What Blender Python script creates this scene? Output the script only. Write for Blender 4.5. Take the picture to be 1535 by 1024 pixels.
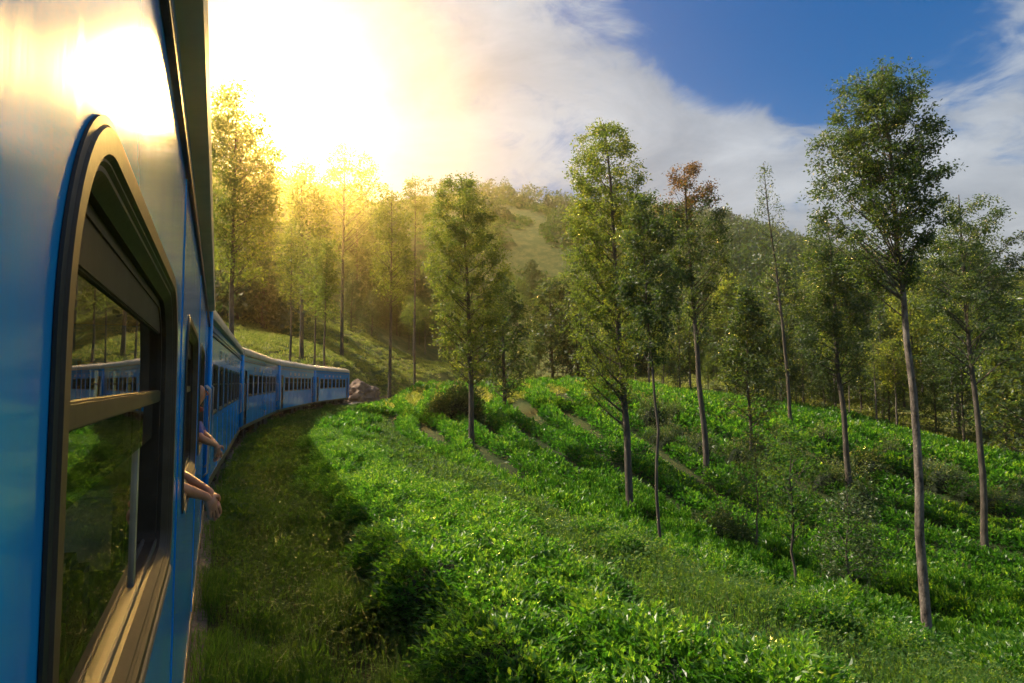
import bpy, bmesh, math, random
import numpy as np
from mathutils import Vector, Matrix
from math import radians as R, sin, cos, tan, pi, sqrt, atan2

random.seed(7)
rng = np.random.default_rng(7)
sc = bpy.context.scene
for o in list(bpy.data.objects):
    bpy.data.objects.remove(o)
C = sc.collection

# ------------------------------------------------------------------ camera
HC = 2.95                      # eye height above the rails' bed
YAW, PITCH = R(24.2), R(3.56)
cam_d = bpy.data.cameras.new('camera')
cam_d.lens, cam_d.sensor_width = 23.0, 36.0
cam_d.clip_start, cam_d.clip_end = 0.02, 6000
cam = bpy.data.objects.new('camera', cam_d)
C.objects.link(cam)
cam.location = (0, 0, HC)
cam.rotation_euler = (R(90) + PITCH, 0, -YAW)
sc.camera = cam

# ------------------------------------------------------------------ world and sun
SUN_AZ, SUN_EL = R(-47), R(47)     # azimuth from +Y towards +X
SUN = Vector((sin(SUN_AZ) * cos(SUN_EL), cos(SUN_AZ) * cos(SUN_EL), sin(SUN_EL)))


def px_dir(px, py):
    f = 23.0 / 36.0 * 1535
    v = Vector(((px - 767.5) / f, -(py - 512) / f, -1.0)).normalized()
    return cam.rotation_euler.to_matrix() @ v


def build_world():
    w = bpy.data.worlds.new('World')
    sc.world = w
    w.use_nodes = True
    nt = w.node_tree
    N, L = nt.nodes, nt.links
    N.clear()

    def nd(t, **k):
        n = N.new(t)
        for a, b in k.items():
            setattr(n, a, b)
        return n

    def mth(op, a, b=None, clamp=False):
        n = nd('ShaderNodeMath', operation=op)
        n.use_clamp = clamp
        for i, v in enumerate((a, b)):
            if v is None:
                continue
            if isinstance(v, (int, float)):
                n.inputs[i].default_value = v
            else:
                L.new(v, n.inputs[i])
        return n.outputs[0]

    def mix(f, a, b):
        n = nd('ShaderNodeMix', data_type='RGBA')
        for i, v in ((0, f), (6, a), (7, b)):
            if isinstance(v, (int, float)):
                n.inputs[i].default_value = v
            elif isinstance(v, tuple):
                n.inputs[i].default_value = (*v, 1)
            else:
                L.new(v, n.inputs[i])
        return n.outputs[2]

    sky = nd('ShaderNodeTexSky', sky_type='NISHITA')
    sky.sun_disc = False
    sky.sun_elevation, sky.sun_rotation = SUN_EL, SUN_AZ
    sky.air_density, sky.dust_density, sky.ozone_density = 1.0, 0.4, 2.5
    tc = nd('ShaderNodeTexCoord')
    sep = nd('ShaderNodeSeparateXYZ')
    L.new(tc.outputs['Generated'], sep.inputs[0])
    zz = mth('ADD', mth('MAXIMUM', sep.outputs[2], 0.0), 0.16)
    comb = nd('ShaderNodeCombineXYZ')
    L.new(mth('DIVIDE', sep.outputs[0], zz), comb.inputs[0])
    L.new(mth('DIVIDE', sep.outputs[1], zz), comb.inputs[1])

    def noise(scale, detail, rough, dist, off):
        mp = nd('ShaderNodeMapping')
        mp.inputs['Location'].default_value = off
        L.new(comb.outputs[0], mp.inputs[0])
        n = nd('ShaderNodeTexNoise')
        L.new(mp.outputs[0], n.inputs['Vector'])
        n.inputs['Scale'].default_value = scale
        n.inputs['Detail'].default_value = detail
        n.inputs['Roughness'].default_value = rough
        n.inputs['Distortion'].default_value = dist
        return n.outputs[0]

    def dotdir(v):
        n = nd('ShaderNodeVectorMath', operation='DOT_PRODUCT')
        L.new(tc.outputs['Generated'], n.inputs[0])
        n.inputs[1].default_value = v
        return n.outputs['Value']

    def lobe(px, py, deg, soft):
        d = dotdir(px_dir(px, py))
        mr = nd('ShaderNodeMapRange', interpolation_type='SMOOTHSTEP')
        L.new(d, mr.inputs[0])
        mr.inputs[1].default_value = cos(R(deg + soft))
        mr.inputs[2].default_value = cos(R(max(deg - soft, 0)))
        return mr.outputs[0]

    n1 = noise(1.5, 10, 0.62, 0.5, (3.1, 1.7, 0))
    n2 = noise(5.2, 8, 0.66, 0.9, (0.4, 5.2, 0))
    cov = mth('ADD', mth('MULTIPLY', n1, 0.70), mth('MULTIPLY', n2, 0.56))
    cov = mth('SUBTRACT', cov, .04)
    # broad cloud bank towards the sky glow, open blue gaps to its right
    GLOW = px_dir(428, 160)
    cov = mth('ADD', cov, mth('MULTIPLY', dotdir(GLOW), 0.12))
    for (px, py, deg, soft, k) in ((1120, 15, 5, 5, .36), (1330, 10, 6, 5, .32), (1510, 165, 3, 3, .30), (960, 30, 4, 4, .12),
                                   (1150, 215, 5, 5, .06), (820, 215, 4, 4, .10), (1250, -60, 9, 6, .25), (720, 190, 5, 4, .05)):
        cov = mth('SUBTRACT', cov, mth('MULTIPLY', lobe(px, py, deg, soft), k))
    for (px, py, deg, soft, k) in ((1460, 130, 6, 5, .12), (1000, 200, 7, 6, .05), (640, 40, 9, 9, .06), (1480, 330, 8, 6, .16), (1080, 250, 7, 6, .10), (1440, 60, 3, 4, .10)):
        cov = mth('ADD', cov, mth('MULTIPLY', lobe(px, py, deg, soft), k))
    mr = nd('ShaderNodeMapRange', interpolation_type='SMOOTHSTEP')
    L.new(cov, mr.inputs[0])
    mr.inputs[1].default_value, mr.inputs[2].default_value = 0.42, 0.70
    cover = mr.outputs[0]
    # cloud body shading: greyer thick parts
    n3 = noise(2.0, 8, 0.6, 0.5, (8.0, 2.2, 0))
    shade = nd('ShaderNodeMapRange')
    L.new(n3, shade.inputs[0])
    shade.inputs[1].default_value, shade.inputs[2].default_value = 0.30, 0.68
    cloud = mix(shade.outputs[0], (1.8, 2.2, 2.9), (4.1, 4.5, 5.1))
    # bright sky glow added apart from the sun lamp, acts as a second light
    d = mth('MAXIMUM', dotdir(GLOW), 0.0)
    soft = mth('ADD', mth('MULTIPLY', mth('POWER', d, 9.0), .25), mth('MULTIPLY', mth('POWER', d, 60.0), 1.2))
    core = mth('MULTIPLY', mth('POWER', d, 2500.0), 18500.0)

    def scaled(colour, f):
        n = nd('ShaderNodeVectorMath', operation='SCALE')
        n.inputs[0].default_value = colour
        L.new(f, n.inputs[3])
        return n.outputs[0]
    gl = nd('ShaderNodeVectorMath', operation='ADD')
    L.new(scaled((.86, .94, 1.1), soft), gl.inputs[0])
    L.new(scaled((1.0, .60, .15), core), gl.inputs[1])
    hs = nd('ShaderNodeHueSaturation')
    hs.inputs['Saturation'].default_value = 1.6
    hs.inputs['Value'].default_value = 1.0
    L.new(sky.outputs[0], hs.inputs['Color'])
    deep = nd('ShaderNodeVectorMath', operation='MULTIPLY')
    L.new(hs.outputs[0], deep.inputs[0])
    deep.inputs[1].default_value = (.02, .72, .80)
    col = mix(cover, deep.outputs[0], cloud)
    add = nd('ShaderNodeVectorMath', operation='ADD')
    L.new(col, add.inputs[0])
    L.new(gl.outputs[0], add.inputs[1])
    bg = nd('ShaderNodeBackground')
    bg.inputs['Strength'].default_value = 0.10
    L.new(add.outputs[0], bg.inputs['Color'])
    out = nd('ShaderNodeOutputWorld')
    L.new(bg.outputs[0], out.inputs['Surface'])


build_world()
sun_d = bpy.data.lights.new('sun', 'SUN')
sun_d.energy, sun_d.angle, sun_d.color = 5.0, R(0.6), (1.0, 0.88, 0.68)
sun = bpy.data.objects.new('sun', sun_d)
C.objects.link(sun)
sun.location = (0, 0, 200)
sun.rotation_euler = SUN.to_track_quat('Z', 'Y').to_euler()

sc.view_settings.view_transform = 'Standard'
sc.view_settings.look = 'None'
sc.view_settings.exposure = 0.65
sc.view_settings.gamma = 1.0
sc.view_settings.use_curve_mapping = False
sc.render.engine = 'CYCLES'
cy = sc.cycles
cy.use_denoising = True
cy.max_bounces, cy.diffuse_bounces, cy.glossy_bounces = 6, 2, 3
cy.transmission_bounces, cy.transparent_max_bounces, cy.volume_bounces = 3, 8, 0
cy.caustics_reflective = cy.caustics_refractive = False
cy.sample_clamp_indirect = 12.0

# ------------------------------------------------------------------ helpers


def tag(o, label=None, cat=None, group=None, kind=None):
    for k, v in (('label', label), ('category', cat), ('group', group), ('kind', kind)):
        if v:
            o[k] = v
    return o


def empty(name, loc, rz=0.0):
    o = bpy.data.objects.new(name, None)
    o.empty_display_size = 0.3
    C.objects.link(o)
    o.location = loc
    o.rotation_euler = (0, 0, rz)
    return o


def link(name, me, parent=None, loc=None):
    o = bpy.data.objects.new(name, me)
    C.objects.link(o)
    if parent is not None:
        o.parent = parent
    if loc is not None:
        o.location = loc
    return o


def np_mesh(name, V, F, mats, smooth=False, tint=None, mi=None):
    """V (n,3), F (m,k) one polygon size per call, or a list of such arrays"""
    Fs = F if isinstance(F, list) else [F]
    me = bpy.data.meshes.new(name)
    V = np.ascontiguousarray(V, dtype=np.float32)
    me.vertices.add(len(V))
    me.vertices.foreach_set('co', V.ravel())
    nl = sum(f.size for f in Fs)
    npoly = sum(len(f) for f in Fs)
    me.loops.add(nl)
    me.polygons.add(npoly)
    me.loops.foreach_set('vertex_index', np.concatenate([f.ravel() for f in Fs]).astype(np.int32))
    tot = np.concatenate([np.full(len(f), f.shape[1]) for f in Fs])
    st = np.concatenate([[0], np.cumsum(tot)[:-1]])
    me.polygons.foreach_set('loop_start', st.astype(np.int32))
    me.polygons.foreach_set('loop_total', tot.astype(np.int32))
    if mi is not None:
        me.polygons.foreach_set('material_index', np.asarray(mi, dtype=np.int32))
    me.polygons.foreach_set('use_smooth', np.full(npoly, smooth, dtype=bool))
    for m in (mats if isinstance(mats, (list, tuple)) else [mats]):
        me.materials.append(m)
    if tint is not None:
        a = me.attributes.new('tint', 'FLOAT', 'POINT')
        a.data.foreach_set('value', np.asarray(tint, dtype=np.float32))
    me.update(calc_edges=True)
    me.validate()
    return me


class MB:
    """collects boxes, tubes and grids into one mesh"""

    def __init__(s):
        s.v, s.f = [], []

    def add(s, vs, fs):
        b = len(s.v)
        s.v += [tuple(p) for p in vs]
        s.f += [tuple(i + b for i in f) for f in fs]

    def box(s, x0, x1, y0, y1, z0, z1):
        s.add([(x0, y0, z0), (x1, y0, z0), (x1, y1, z0), (x0, y1, z0), (x0, y0, z1), (x1, y0, z1), (x1, y1, z1), (x0, y1, z1)],
              [(0, 3, 2, 1), (4, 5, 6, 7), (0, 1, 5, 4), (1, 2, 6, 5), (2, 3, 7, 6), (3, 0, 4, 7)])

    def tube(s, pts, rad, n=8, cap=True):
        pts = [Vector(p) for p in pts]
        rad = rad if isinstance(rad, (list, tuple)) else [rad] * len(pts)
        vs = []
        for i, p in enumerate(pts):
            d = (pts[min(i + 1, len(pts) - 1)] - pts[max(i - 1, 0)]).normalized()
            a = d.cross(Vector((0, 0, 1)))
            if a.length < 1e-3:
                a = d.cross(Vector((1, 0, 0)))
            a.normalize()
            b = d.cross(a)
            for k in range(n):
                t = 2 * pi * k / n
                vs.append(p + (a * cos(t) + b * sin(t)) * rad[i])
        fs = [(i * n + k, i * n + (k + 1) % n, (i + 1) * n + (k + 1) % n, (i + 1) * n + k) for i in range(len(pts) - 1) for k in range(n)]
        if cap:
            fs += [tuple(range(n - 1, -1, -1)), tuple((len(pts) - 1) * n + k for k in range(n))]
        s.add(vs, fs)

    def quad(s, a, b, c, d):
        s.add([a, b, c, d], [(0, 1, 2, 3)])

    def mesh(s, name, mat, smooth=False, bevel=0):
        me = bpy.data.meshes.new(name)
        me.from_pydata(s.v, [], s.f)
        me.materials.append(mat)
        if bevel:
            bm = bmesh.new()
            bm.from_mesh(me)
            bmesh.ops.bevel(bm, geom=list(bm.edges), offset=bevel, segments=2, affect='EDGES')
            bm.to_mesh(me)
            bm.free()
        if smooth:
            me.polygons.foreach_set('use_smooth', [True] * len(me.polygons))
        me.update()
        return me

    def build(s, name, mat, parent=None, smooth=False, bevel=0):
        return link(name, s.mesh(name, mat, smooth, bevel), parent)


def copy_tree(o, parent=None):
    c = o.copy()
    C.objects.link(c)
    c.parent = parent
    for ch in list(o.children):
        copy_tree(ch, c)
    return c


# ------------------------------------------------------------------ materials
def new_mat(name):
    m = bpy.data.materials.new(name)
    m.use_nodes = True
    nt = m.node_tree
    b = nt.nodes['Principled BSDF']
    return m, nt, b


def ramp(nt, src, stops):
    r = nt.nodes.new('ShaderNodeValToRGB')
    e = r.color_ramp.elements
    while len(e) < len(stops):
        e.new(0.5)
    for i, (p, c) in enumerate(stops):
        e[i].position = p
        e[i].color = (*c, 1)
    nt.links.new(src, r.inputs[0])
    return r.outputs[0]


def tex_noise(nt, scale, detail=5, rough=0.6, coord='Object', dist=0, stretch=None):
    tc = nt.nodes.new('ShaderNodeTexCoord')
    n = nt.nodes.new('ShaderNodeTexNoise')
    n.inputs['Scale'].default_value = scale
    n.inputs['Detail'].default_value = detail
    n.inputs['Roughness'].default_value = rough
    n.inputs['Distortion'].default_value = dist
    if stretch:
        mp = nt.nodes.new('ShaderNodeMapping')
        mp.inputs['Scale'].default_value = stretch
        nt.links.new(tc.outputs[coord], mp.inputs[0])
        nt.links.new(mp.outputs[0], n.inputs['Vector'])
    else:
        nt.links.new(tc.outputs[coord], n.inputs['Vector'])
    return n.outputs[0]


def bump(nt, b, src, strength, dist=0.02):
    n = nt.nodes.new('ShaderNodeBump')
    n.inputs['Strength'].default_value = strength
    n.inputs['Distance'].default_value = dist
    nt.links.new(src, n.inputs['Height'])
    nt.links.new(n.outputs[0], b.inputs['Normal'])


def surf(name, stops, scale=6, rough=0.7, metal=0.0, bmp=0.0, detail=5, stretch=None, spec=0.5, coat=0.0, rrange=None, bscale=None):
    m, nt, b = new_mat(name)
    s = tex_noise(nt, scale, detail, stretch=stretch)
    nt.links.new(ramp(nt, s, stops), b.inputs['Base Color'])
    b.inputs['Roughness'].default_value = rough
    b.inputs['Metallic'].default_value = metal
    b.inputs['Specular IOR Level'].default_value = spec
    b.inputs['Coat Weight'].default_value = coat
    b.inputs['Coat Roughness'].default_value = 0.03
    if rrange:
        s2 = tex_noise(nt, scale * 2.3, 6, stretch=stretch)
        mr = nt.nodes.new('ShaderNodeMapRange')
        nt.links.new(s2, mr.inputs[0])
        mr.inputs[1].default_value, mr.inputs[2].default_value = 0.3, 0.7
        mr.inputs[3].default_value, mr.inputs[4].default_value = rrange
        nt.links.new(mr.outputs[0], b.inputs['Roughness'])
    if bmp:
        bump(nt, b, tex_noise(nt, bscale or scale * 3, 6), bmp)
    return m


def leaf_mat(name, stops, trans, tcol, rough=0.4, spec=0.5):
    m, nt, b = new_mat(name)
    at = nt.nodes.new('ShaderNodeAttribute')
    at.attribute_name = 'tint'
    nt.links.new(ramp(nt, at.outputs['Fac'], stops), b.inputs['Base Color'])
    b.inputs['Roughness'].default_value = rough
    b.inputs['Specular IOR Level'].default_value = spec
    tr = nt.nodes.new('ShaderNodeBsdfTranslucent')
    nt.links.new(ramp(nt, at.outputs['Fac'], tcol), tr.inputs['Color'])
    mx = nt.nodes.new('ShaderNodeMixShader')
    mx.inputs[0].default_value = trans
    nt.links.new(b.outputs[0], mx.inputs[1])
    nt.links.new(tr.outputs[0], mx.inputs[2])
    out = nt.nodes['Material Output']
    nt.links.new(mx.outputs[0], out.inputs['Surface'])
    return m


M = {}
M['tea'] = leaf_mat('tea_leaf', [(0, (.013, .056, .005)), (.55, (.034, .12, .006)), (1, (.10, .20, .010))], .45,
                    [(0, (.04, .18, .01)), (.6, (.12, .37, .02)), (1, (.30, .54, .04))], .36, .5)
M['weed'] = leaf_mat('weed_leaf', [(0, (.016, .06, .008)), (.6, (.038, .11, .012)), (1, (.09, .155, .025))], .4,
                     [(0, (.08, .18, .02)), (.6, (.16, .30, .03)), (1, (.26, .38, .04))], .6, .3)
M['grass'] = leaf_mat('grass_blade', [(0, (.02, .065, .012)), (.6, (.04, .11, .018)), (1, (.08, .14, .03))], .5,
                      [(0, (.06, .19, .015)), (.6, (.15, .34, .03)), (1, (.32, .40, .07))], .6, .25)
M['oak'] = leaf_mat('silver_oak_leaf', [(0, (.024, .048, .014)), (.6, (.05, .085, .02)), (1, (.10, .125, .03))], .5,
                    [(0, (.14, .22, .02)), (.6, (.30, .40, .04)), (1, (.48, .50, .06))], .42)
M['oak_dark'] = leaf_mat('gum_leaf', [(0, (.014, .034, .014)), (.6, (.03, .058, .02)), (1, (.06, .085, .028))], .36,
                         [(0, (.07, .14, .02)), (.6, (.16, .26, .035)), (1, (.28, .34, .05))], .42)
M['oak_rust'] = leaf_mat('rusty_leaf', [(0, (.05, .035, .015)), (.6, (.10, .06, .022)), (1, (.14, .10, .03))], .42,
                         [(0, (.16, .10, .03)), (.6, (.30, .16, .04)), (1, (.36, .24, .06))], .4)
M['shrub'] = leaf_mat('shrub_leaf', [(0, (.02, .05, .012)), (.6, (.045, .09, .02)), (1, (.12, .15, .05))], .38,
                      [(0, (.08, .14, .03)), (.6, (.14, .22, .04)), (1, (.28, .32, .10))], .42)
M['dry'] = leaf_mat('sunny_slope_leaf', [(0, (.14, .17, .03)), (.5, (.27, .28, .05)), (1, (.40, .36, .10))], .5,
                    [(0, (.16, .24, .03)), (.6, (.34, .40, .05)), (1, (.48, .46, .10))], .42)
M['bark'] = surf('bark', [(.3, (.045, .034, .026)), (.55, (.10, .078, .06)), (.75, (.18, .15, .12))], 5, .9, bmp=.6, stretch=(1, 1, .35))
M['bark_pale'] = surf('pale_bark', [(.35, (.05, .038, .03)), (.5, (.16, .125, .10)), (.7, (.27, .23, .19))], 7, .9, bmp=.9, stretch=(1, 1, .45))
M['twig'] = surf('twig', [(.3, (.035, .028, .015)), (.7, (.07, .05, .025))], 20, .9)
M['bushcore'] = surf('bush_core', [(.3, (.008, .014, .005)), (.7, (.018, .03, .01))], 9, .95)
M['rock'] = surf('rock', [(.25, (.10, .06, .04)), (.5, (.22, .14, .095)), (.75, (.34, .25, .18))], 1.6, .9, bmp=1.0, bscale=5)
M['ballast'] = surf('ballast', [(.3, (.06, .05, .042)), (.7, (.20, .17, .14))], 14, .95, bmp=1.0)
M['sleeper'] = surf('sleeper', [(.3, (.06, .05, .04)), (.7, (.13, .10, .08))], 7, .9)
M['rail'] = surf('rail_steel', [(.3, (.12, .07, .045)), (.7, (.3, .25, .2))], 3, .4, .8)


def glass_mat(name, tint=(.7, .75, .7), ior=2.0, rough=0.0):
    m = bpy.data.materials.new(name)
    m.use_nodes = True
    nt = m.node_tree
    nt.nodes.clear()
    fr = nt.nodes.new('ShaderNodeFresnel')
    fr.inputs[0].default_value = ior
    gl = nt.nodes.new('ShaderNodeBsdfGlossy')
    gl.inputs['Roughness'].default_value = rough
    gl.inputs['Color'].default_value = (.95, .95, .95, 1)
    tr = nt.nodes.new('ShaderNodeBsdfTransparent')
    tr.inputs[0].default_value = (*tint, 1)
    mx = nt.nodes.new('ShaderNodeMixShader')
    nt.links.new(fr.outputs[0], mx.inputs[0])
    nt.links.new(tr.outputs[0], mx.inputs[1])
    nt.links.new(gl.outputs[0], mx.inputs[2])
    out = nt.nodes.new('ShaderNodeOutputMaterial')
    nt.links.new(mx.outputs[0], out.inputs[0])
    # slight waviness of old panes
    tcn = tex_noise(nt, 1.3, 2)
    bp = nt.nodes.new('ShaderNodeBump')
    bp.inputs['Strength'].default_value = .04
    bp.inputs['Distance'].default_value = .02
    nt.links.new(tcn, bp.inputs['Height'])
    nt.links.new(bp.outputs[0], gl.inputs['Normal'])
    return m


M['glass'] = glass_mat('window_glass')


def paint_mat():
    m, nt, b = new_mat('blue_paint')
    s = tex_noise(nt, 1.4, 7, .65, stretch=(1, .5, 1.2))
    base = ramp(nt, s, [(.3, (.006, .26, .70)), (.55, (.010, .32, .80)), (.8, (.025, .38, .82))])
    # dusty streaks running down, heavier low on the body
    st = tex_noise(nt, 3.0, 8, .7, stretch=(1, 2.4, .16))
    blot = tex_noise(nt, 2.2, 8, .7)
    dirt = ramp(nt, st, [(.48, (0, 0, 0)), (.82, (.25, .25, .25))])
    dirt2 = ramp(nt, blot, [(.56, (0, 0, 0)), (.78, (.3, .3, .3))])
    mul = nt.nodes.new('ShaderNodeMix')
    mul.data_type = 'RGBA'
    mul.blend_type = 'ADD'
    mul.inputs[0].default_value = .6
    nt.links.new(dirt, mul.inputs[6])
    nt.links.new(dirt2, mul.inputs[7])
    mx = nt.nodes.new('ShaderNodeMix')
    mx.data_type = 'RGBA'
    nt.links.new(mul.outputs[2], mx.inputs[0])
    nt.links.new(base, mx.inputs[6])
    mx.inputs[7].default_value = (.11, .12, .12, 1)
    nt.links.new(mx.outputs[2], b.inputs['Base Color'])
    mr = nt.nodes.new('ShaderNodeMapRange')
    nt.links.new(mul.outputs[2], mr.inputs[0])
    mr.inputs[1].default_value, mr.inputs[2].default_value = 0, .6
    mr.inputs[3].default_value, mr.inputs[4].default_value = .085, .32
    nt.links.new(mr.outputs[0], b.inputs['Roughness'])
    b.inputs['Specular IOR Level'].default_value = .22
    bump(nt, b, tex_noise(nt, 1.6, 3, .5), .05, .015)
    return m


M['paint'] = paint_mat()
M['skirt'] = surf('olive_skirt', [(.3, (.045, .05, .02)), (.7, (.09, .085, .04))], 3, .6)
M['roof'] = surf('cream_roof', [(.3, (.42, .33, .24)), (.6, (.55, .45, .34)), (.8, (.62, .54, .44))], 2.2, .55, bmp=.1)
M['bronze'] = surf('bronze_frame', [(.3, (.040, .030, .022)), (.6, (.055, .042, .032)), (.8, (.075, .06, .048))], 9, .5, .0, bmp=.04, bscale=60, spec=.18)
M['alu'] = surf('aluminium', [(.3, (.30, .28, .26)), (.7, (.50, .48, .45))], 5, .4, .7, bmp=.12, rrange=(.3, .55), stretch=(1, .3, 1), bscale=30)
M['sill'] = surf('shade_toned_sill', [(.3, (.055, .05, .045)), (.55, (.10, .09, .08)), (.75, (.17, .15, .13))], 7, .6, .0, bmp=.08, spec=.3, stretch=(1, .4, 1))  # sill toned darker than the aluminium, its shade put into the colour
M['gasket'] = surf('black_gasket', [(.3, (.012, .011, .011)), (.7, (.03, .027, .025))], 8, .6)
M['under'] = surf('underframe', [(.3, (.028, .019, .013)), (.6, (.06, .04, .028)), (.8, (.11, .075, .05))], 4, .8, bmp=.4)
M['steelw'] = surf('wheel_steel', [(.3, (.05, .035, .025)), (.7, (.14, .1, .075))], 6, .5, .6)
M['lining'] = surf('interior_lining', [(.3, (.16, .17, .13)), (.7, (.26, .26, .20))], 3, .6)
M['floor'] = surf('interior_floor', [(.3, (.05, .045, .04)), (.7, (.09, .08, .07))], 3, .7)
M['seat'] = surf('seat_vinyl', [(.3, (.02, .04, .09)), (.7, (.035, .06, .13))], 5, .45, bmp=.2)
M['cover'] = surf('seat_cloth', [(.3, (.55, .53, .48)), (.7, (.78, .76, .70))], 6, .9, bmp=.5)
M['door'] = surf('dark_doorway', [(.3, (.04, .022, .012)), (.7, (.085, .045, .022))], 3, .7)
M['rust'] = surf('rusty_red', [(.3, (.12, .035, .02)), (.7, (.2, .07, .04))], 6, .6)
M['skin'] = surf('skin', [(.3, (.50, .19, .10)), (.6, (.62, .26, .14)), (.8, (.66, .32, .19))], 14, .5, bmp=.1)
M['shirt_blue'] = surf('blue_shirt', [(.3, (.025, .05, .22)), (.7, (.05, .09, .33))], 12, .85, bmp=.4)
M['shirt_pink'] = surf('pink_shirt', [(.3, (.38, .24, .28)), (.7, (.52, .36, .40))], 12, .85, bmp=.4)
M['scarf'] = surf('red_scarf', [(.3, (.24, .05, .03)), (.7, (.38, .10, .06))], 12, .85)
M['hair'] = surf('dark_hair', [(.3, (.012, .008, .006)), (.7, (.035, .02, .014))], 30, .5)

# ------------------------------------------------------------------ track geometry and terrain
TX, Y0, RC = -1.6, 9.8, 200.0      # straight track at x = TX, then an arc of radius RC to the right from y = Y0


def track_os(x, y):
    """offset to the right of the track's centre line and distance along it from the start of the curve"""
    x, y = np.asarray(x, float), np.asarray(y, float)
    dx, dy = x - (TX + RC), y - Y0
    d = np.hypot(dx, dy)
    ang = np.arctan2(dy, -dx)
    st = dy < 0
    return np.where(st, x - TX, RC - d), np.where(st, dy, RC * ang)


def track_pt(s, o=0.0):
    if s < 0:
        return Vector((TX + o, Y0 + s, 0)), 0.0
    a = s / RC
    return Vector((TX + RC - (RC - o) * cos(a), Y0 + (RC - o) * sin(a), 0)), -a


CA, SA = cos(YAW), sin(YAW)
FPX = 23.0 / 36.0 * 1535


def at(px, zc):
    """ground position at photo column px and depth zc in front of the lens"""
    xc = (px - 767.5) / FPX * zc
    return xc * CA + zc * SA, zc * CA - xc * SA


ctrl = []
for px, rows in {
    330: ((70, 1.5), (100, 5.5), (140, 13), (175, 24)),
    450: ((85, .5), (110, 4.6), (140, 11), (175, 21)),
    520: ((92, -.4), (120, 3.6), (155, 11), (185, 20)), 600: ((112, -1.2), (150, 1.6), (180, 7.5), (215, 17)),
    700: ((45, -3.6), (60, -2.9), (75, -1.7), (100, -.8), (135, -1.2), (190, 5), (215, 12)),
    820: ((20, -4.4), (30, -5.3), (45, -4.4), (60, -2.7), (70, -1.3), (100, -.3), (150, 2)),
    940: ((16, -5.0), (28, -5.9), (40, -4.6), (52, -2.8), (64, -1.6), (90, -.8), (140, 4)),
    1060: ((12, -4.4), (20, -6.3), (30, -6.8), (40, -5.7), (52, -3.6), (60, -2.2), (85, -2.0), (130, 3)),
    1200: ((11, -4.6), (16, -6.2), (25, -7.8), (40, -6.9), (48, -5.0), (54, -3.8), (75, -3.6), (120, 2)),
    1380: ((12, -5.6), (16, -7.2), (25, -8.6), (36, -7.7), (46, -5.3), (65, -5.5), (110, 1)),
    1520: ((10, -5.0), (16, -7.4), (24, -8.8), (34, -8.0), (42, -6.4), (60, -6.8), (100, 0)),
    1800: ((10, -4.8), (20, -7.6), (35, -8.6), (50, -8.2), (90, -2)),
    2600: ((20, -8), (40, -10), (80, -6)),
    310: ((200, 48), (300, 90)), 400: ((200, 45), (320, 96)), 515: ((220, 45), (350, 93)),
    750: ((250, 52), (330, 88), (400, 113), (600, 100)), 840: ((250, 50), (330, 85), (400, 106), (600, 90)),
    1000: ((250, 46), (390, 98), (600, 80)), 1100: ((240, 40), (380, 92), (600, 70)),
    1200: ((220, 30), (350, 70), (560, 50)), 1350: ((180, 18), (300, 44), (500, 30)), 1535: ((160, 10), (250, 27), (450, 25)),
}.items():
    for zc, rz in rows:
        ctrl.append((*at(px, zc), rz + HC))
ctrl += [(-14, y, 2.5) for y in (-60, -25, 0, 25, 50)] + [(-32, y, 10) for y in (-60, -20, 20, 60)] + [(-90, y, 35) for y in (-80, 0, 90)]
ctrl += [(18, y, -2.4) for y in (-70, -40, -15, -3)] + [(34, y, -6) for y in (-70, -40, -10)] + [(90, -60, -8), (150, 0, -2), (140, 70, 8), (200, 40, 22)]
for r_, z_ in ((1000, 60), (2200, 60)):
    for k in range(12):
        ctrl.append((r_ * cos(k * pi / 6), r_ * sin(k * pi / 6), z_ + 20 * sin(k * 2.1)))
ctrl = np.array(ctrl)
_CP, _CZ = ctrl[:, :2], ctrl[:, 2]


def _phi(d2):
    return np.sqrt(d2 + 36.0)


_A = _phi(((_CP[:, None] - _CP[None]) ** 2).sum(-1))
_n = len(_CP)
_S = np.zeros((_n + 1, _n + 1))
_S[:_n, :_n] = _A + np.eye(_n) * -0.3
_S[:_n, _n] = _S[_n, :_n] = 1
_W = np.linalg.solve(_S, np.concatenate([_CZ, [0]]))


def smooth(e0, e1, x):
    t = np.clip((x - e0) / (e1 - e0), 0, 1)
    return t * t * (3 - 2 * t)


def vnoise(x, y, seed=0):
    """cheap smooth value noise"""
    xi, yi = np.floor(x).astype(np.int64), np.floor(y).astype(np.int64)
    fx, fy = x - xi, y - yi
    fx, fy = fx * fx * (3 - 2 * fx), fy * fy * (3 - 2 * fy)

    def h(a, b):
        n = (a * 374761393 + b * 668265263 + seed * 1442695041) & 0x7fffffff
        n = ((n ^ (n >> 13)) * 1274126177) & 0x7fffffff
        return ((n ^ (n >> 16)) & 0xffff) / 65535.0
    return (h(xi, yi) * (1 - fx) + h(xi + 1, yi) * fx) * (1 - fy) + (h(xi, yi + 1) * (1 - fx) + h(xi + 1, yi + 1) * fx) * fy


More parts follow.
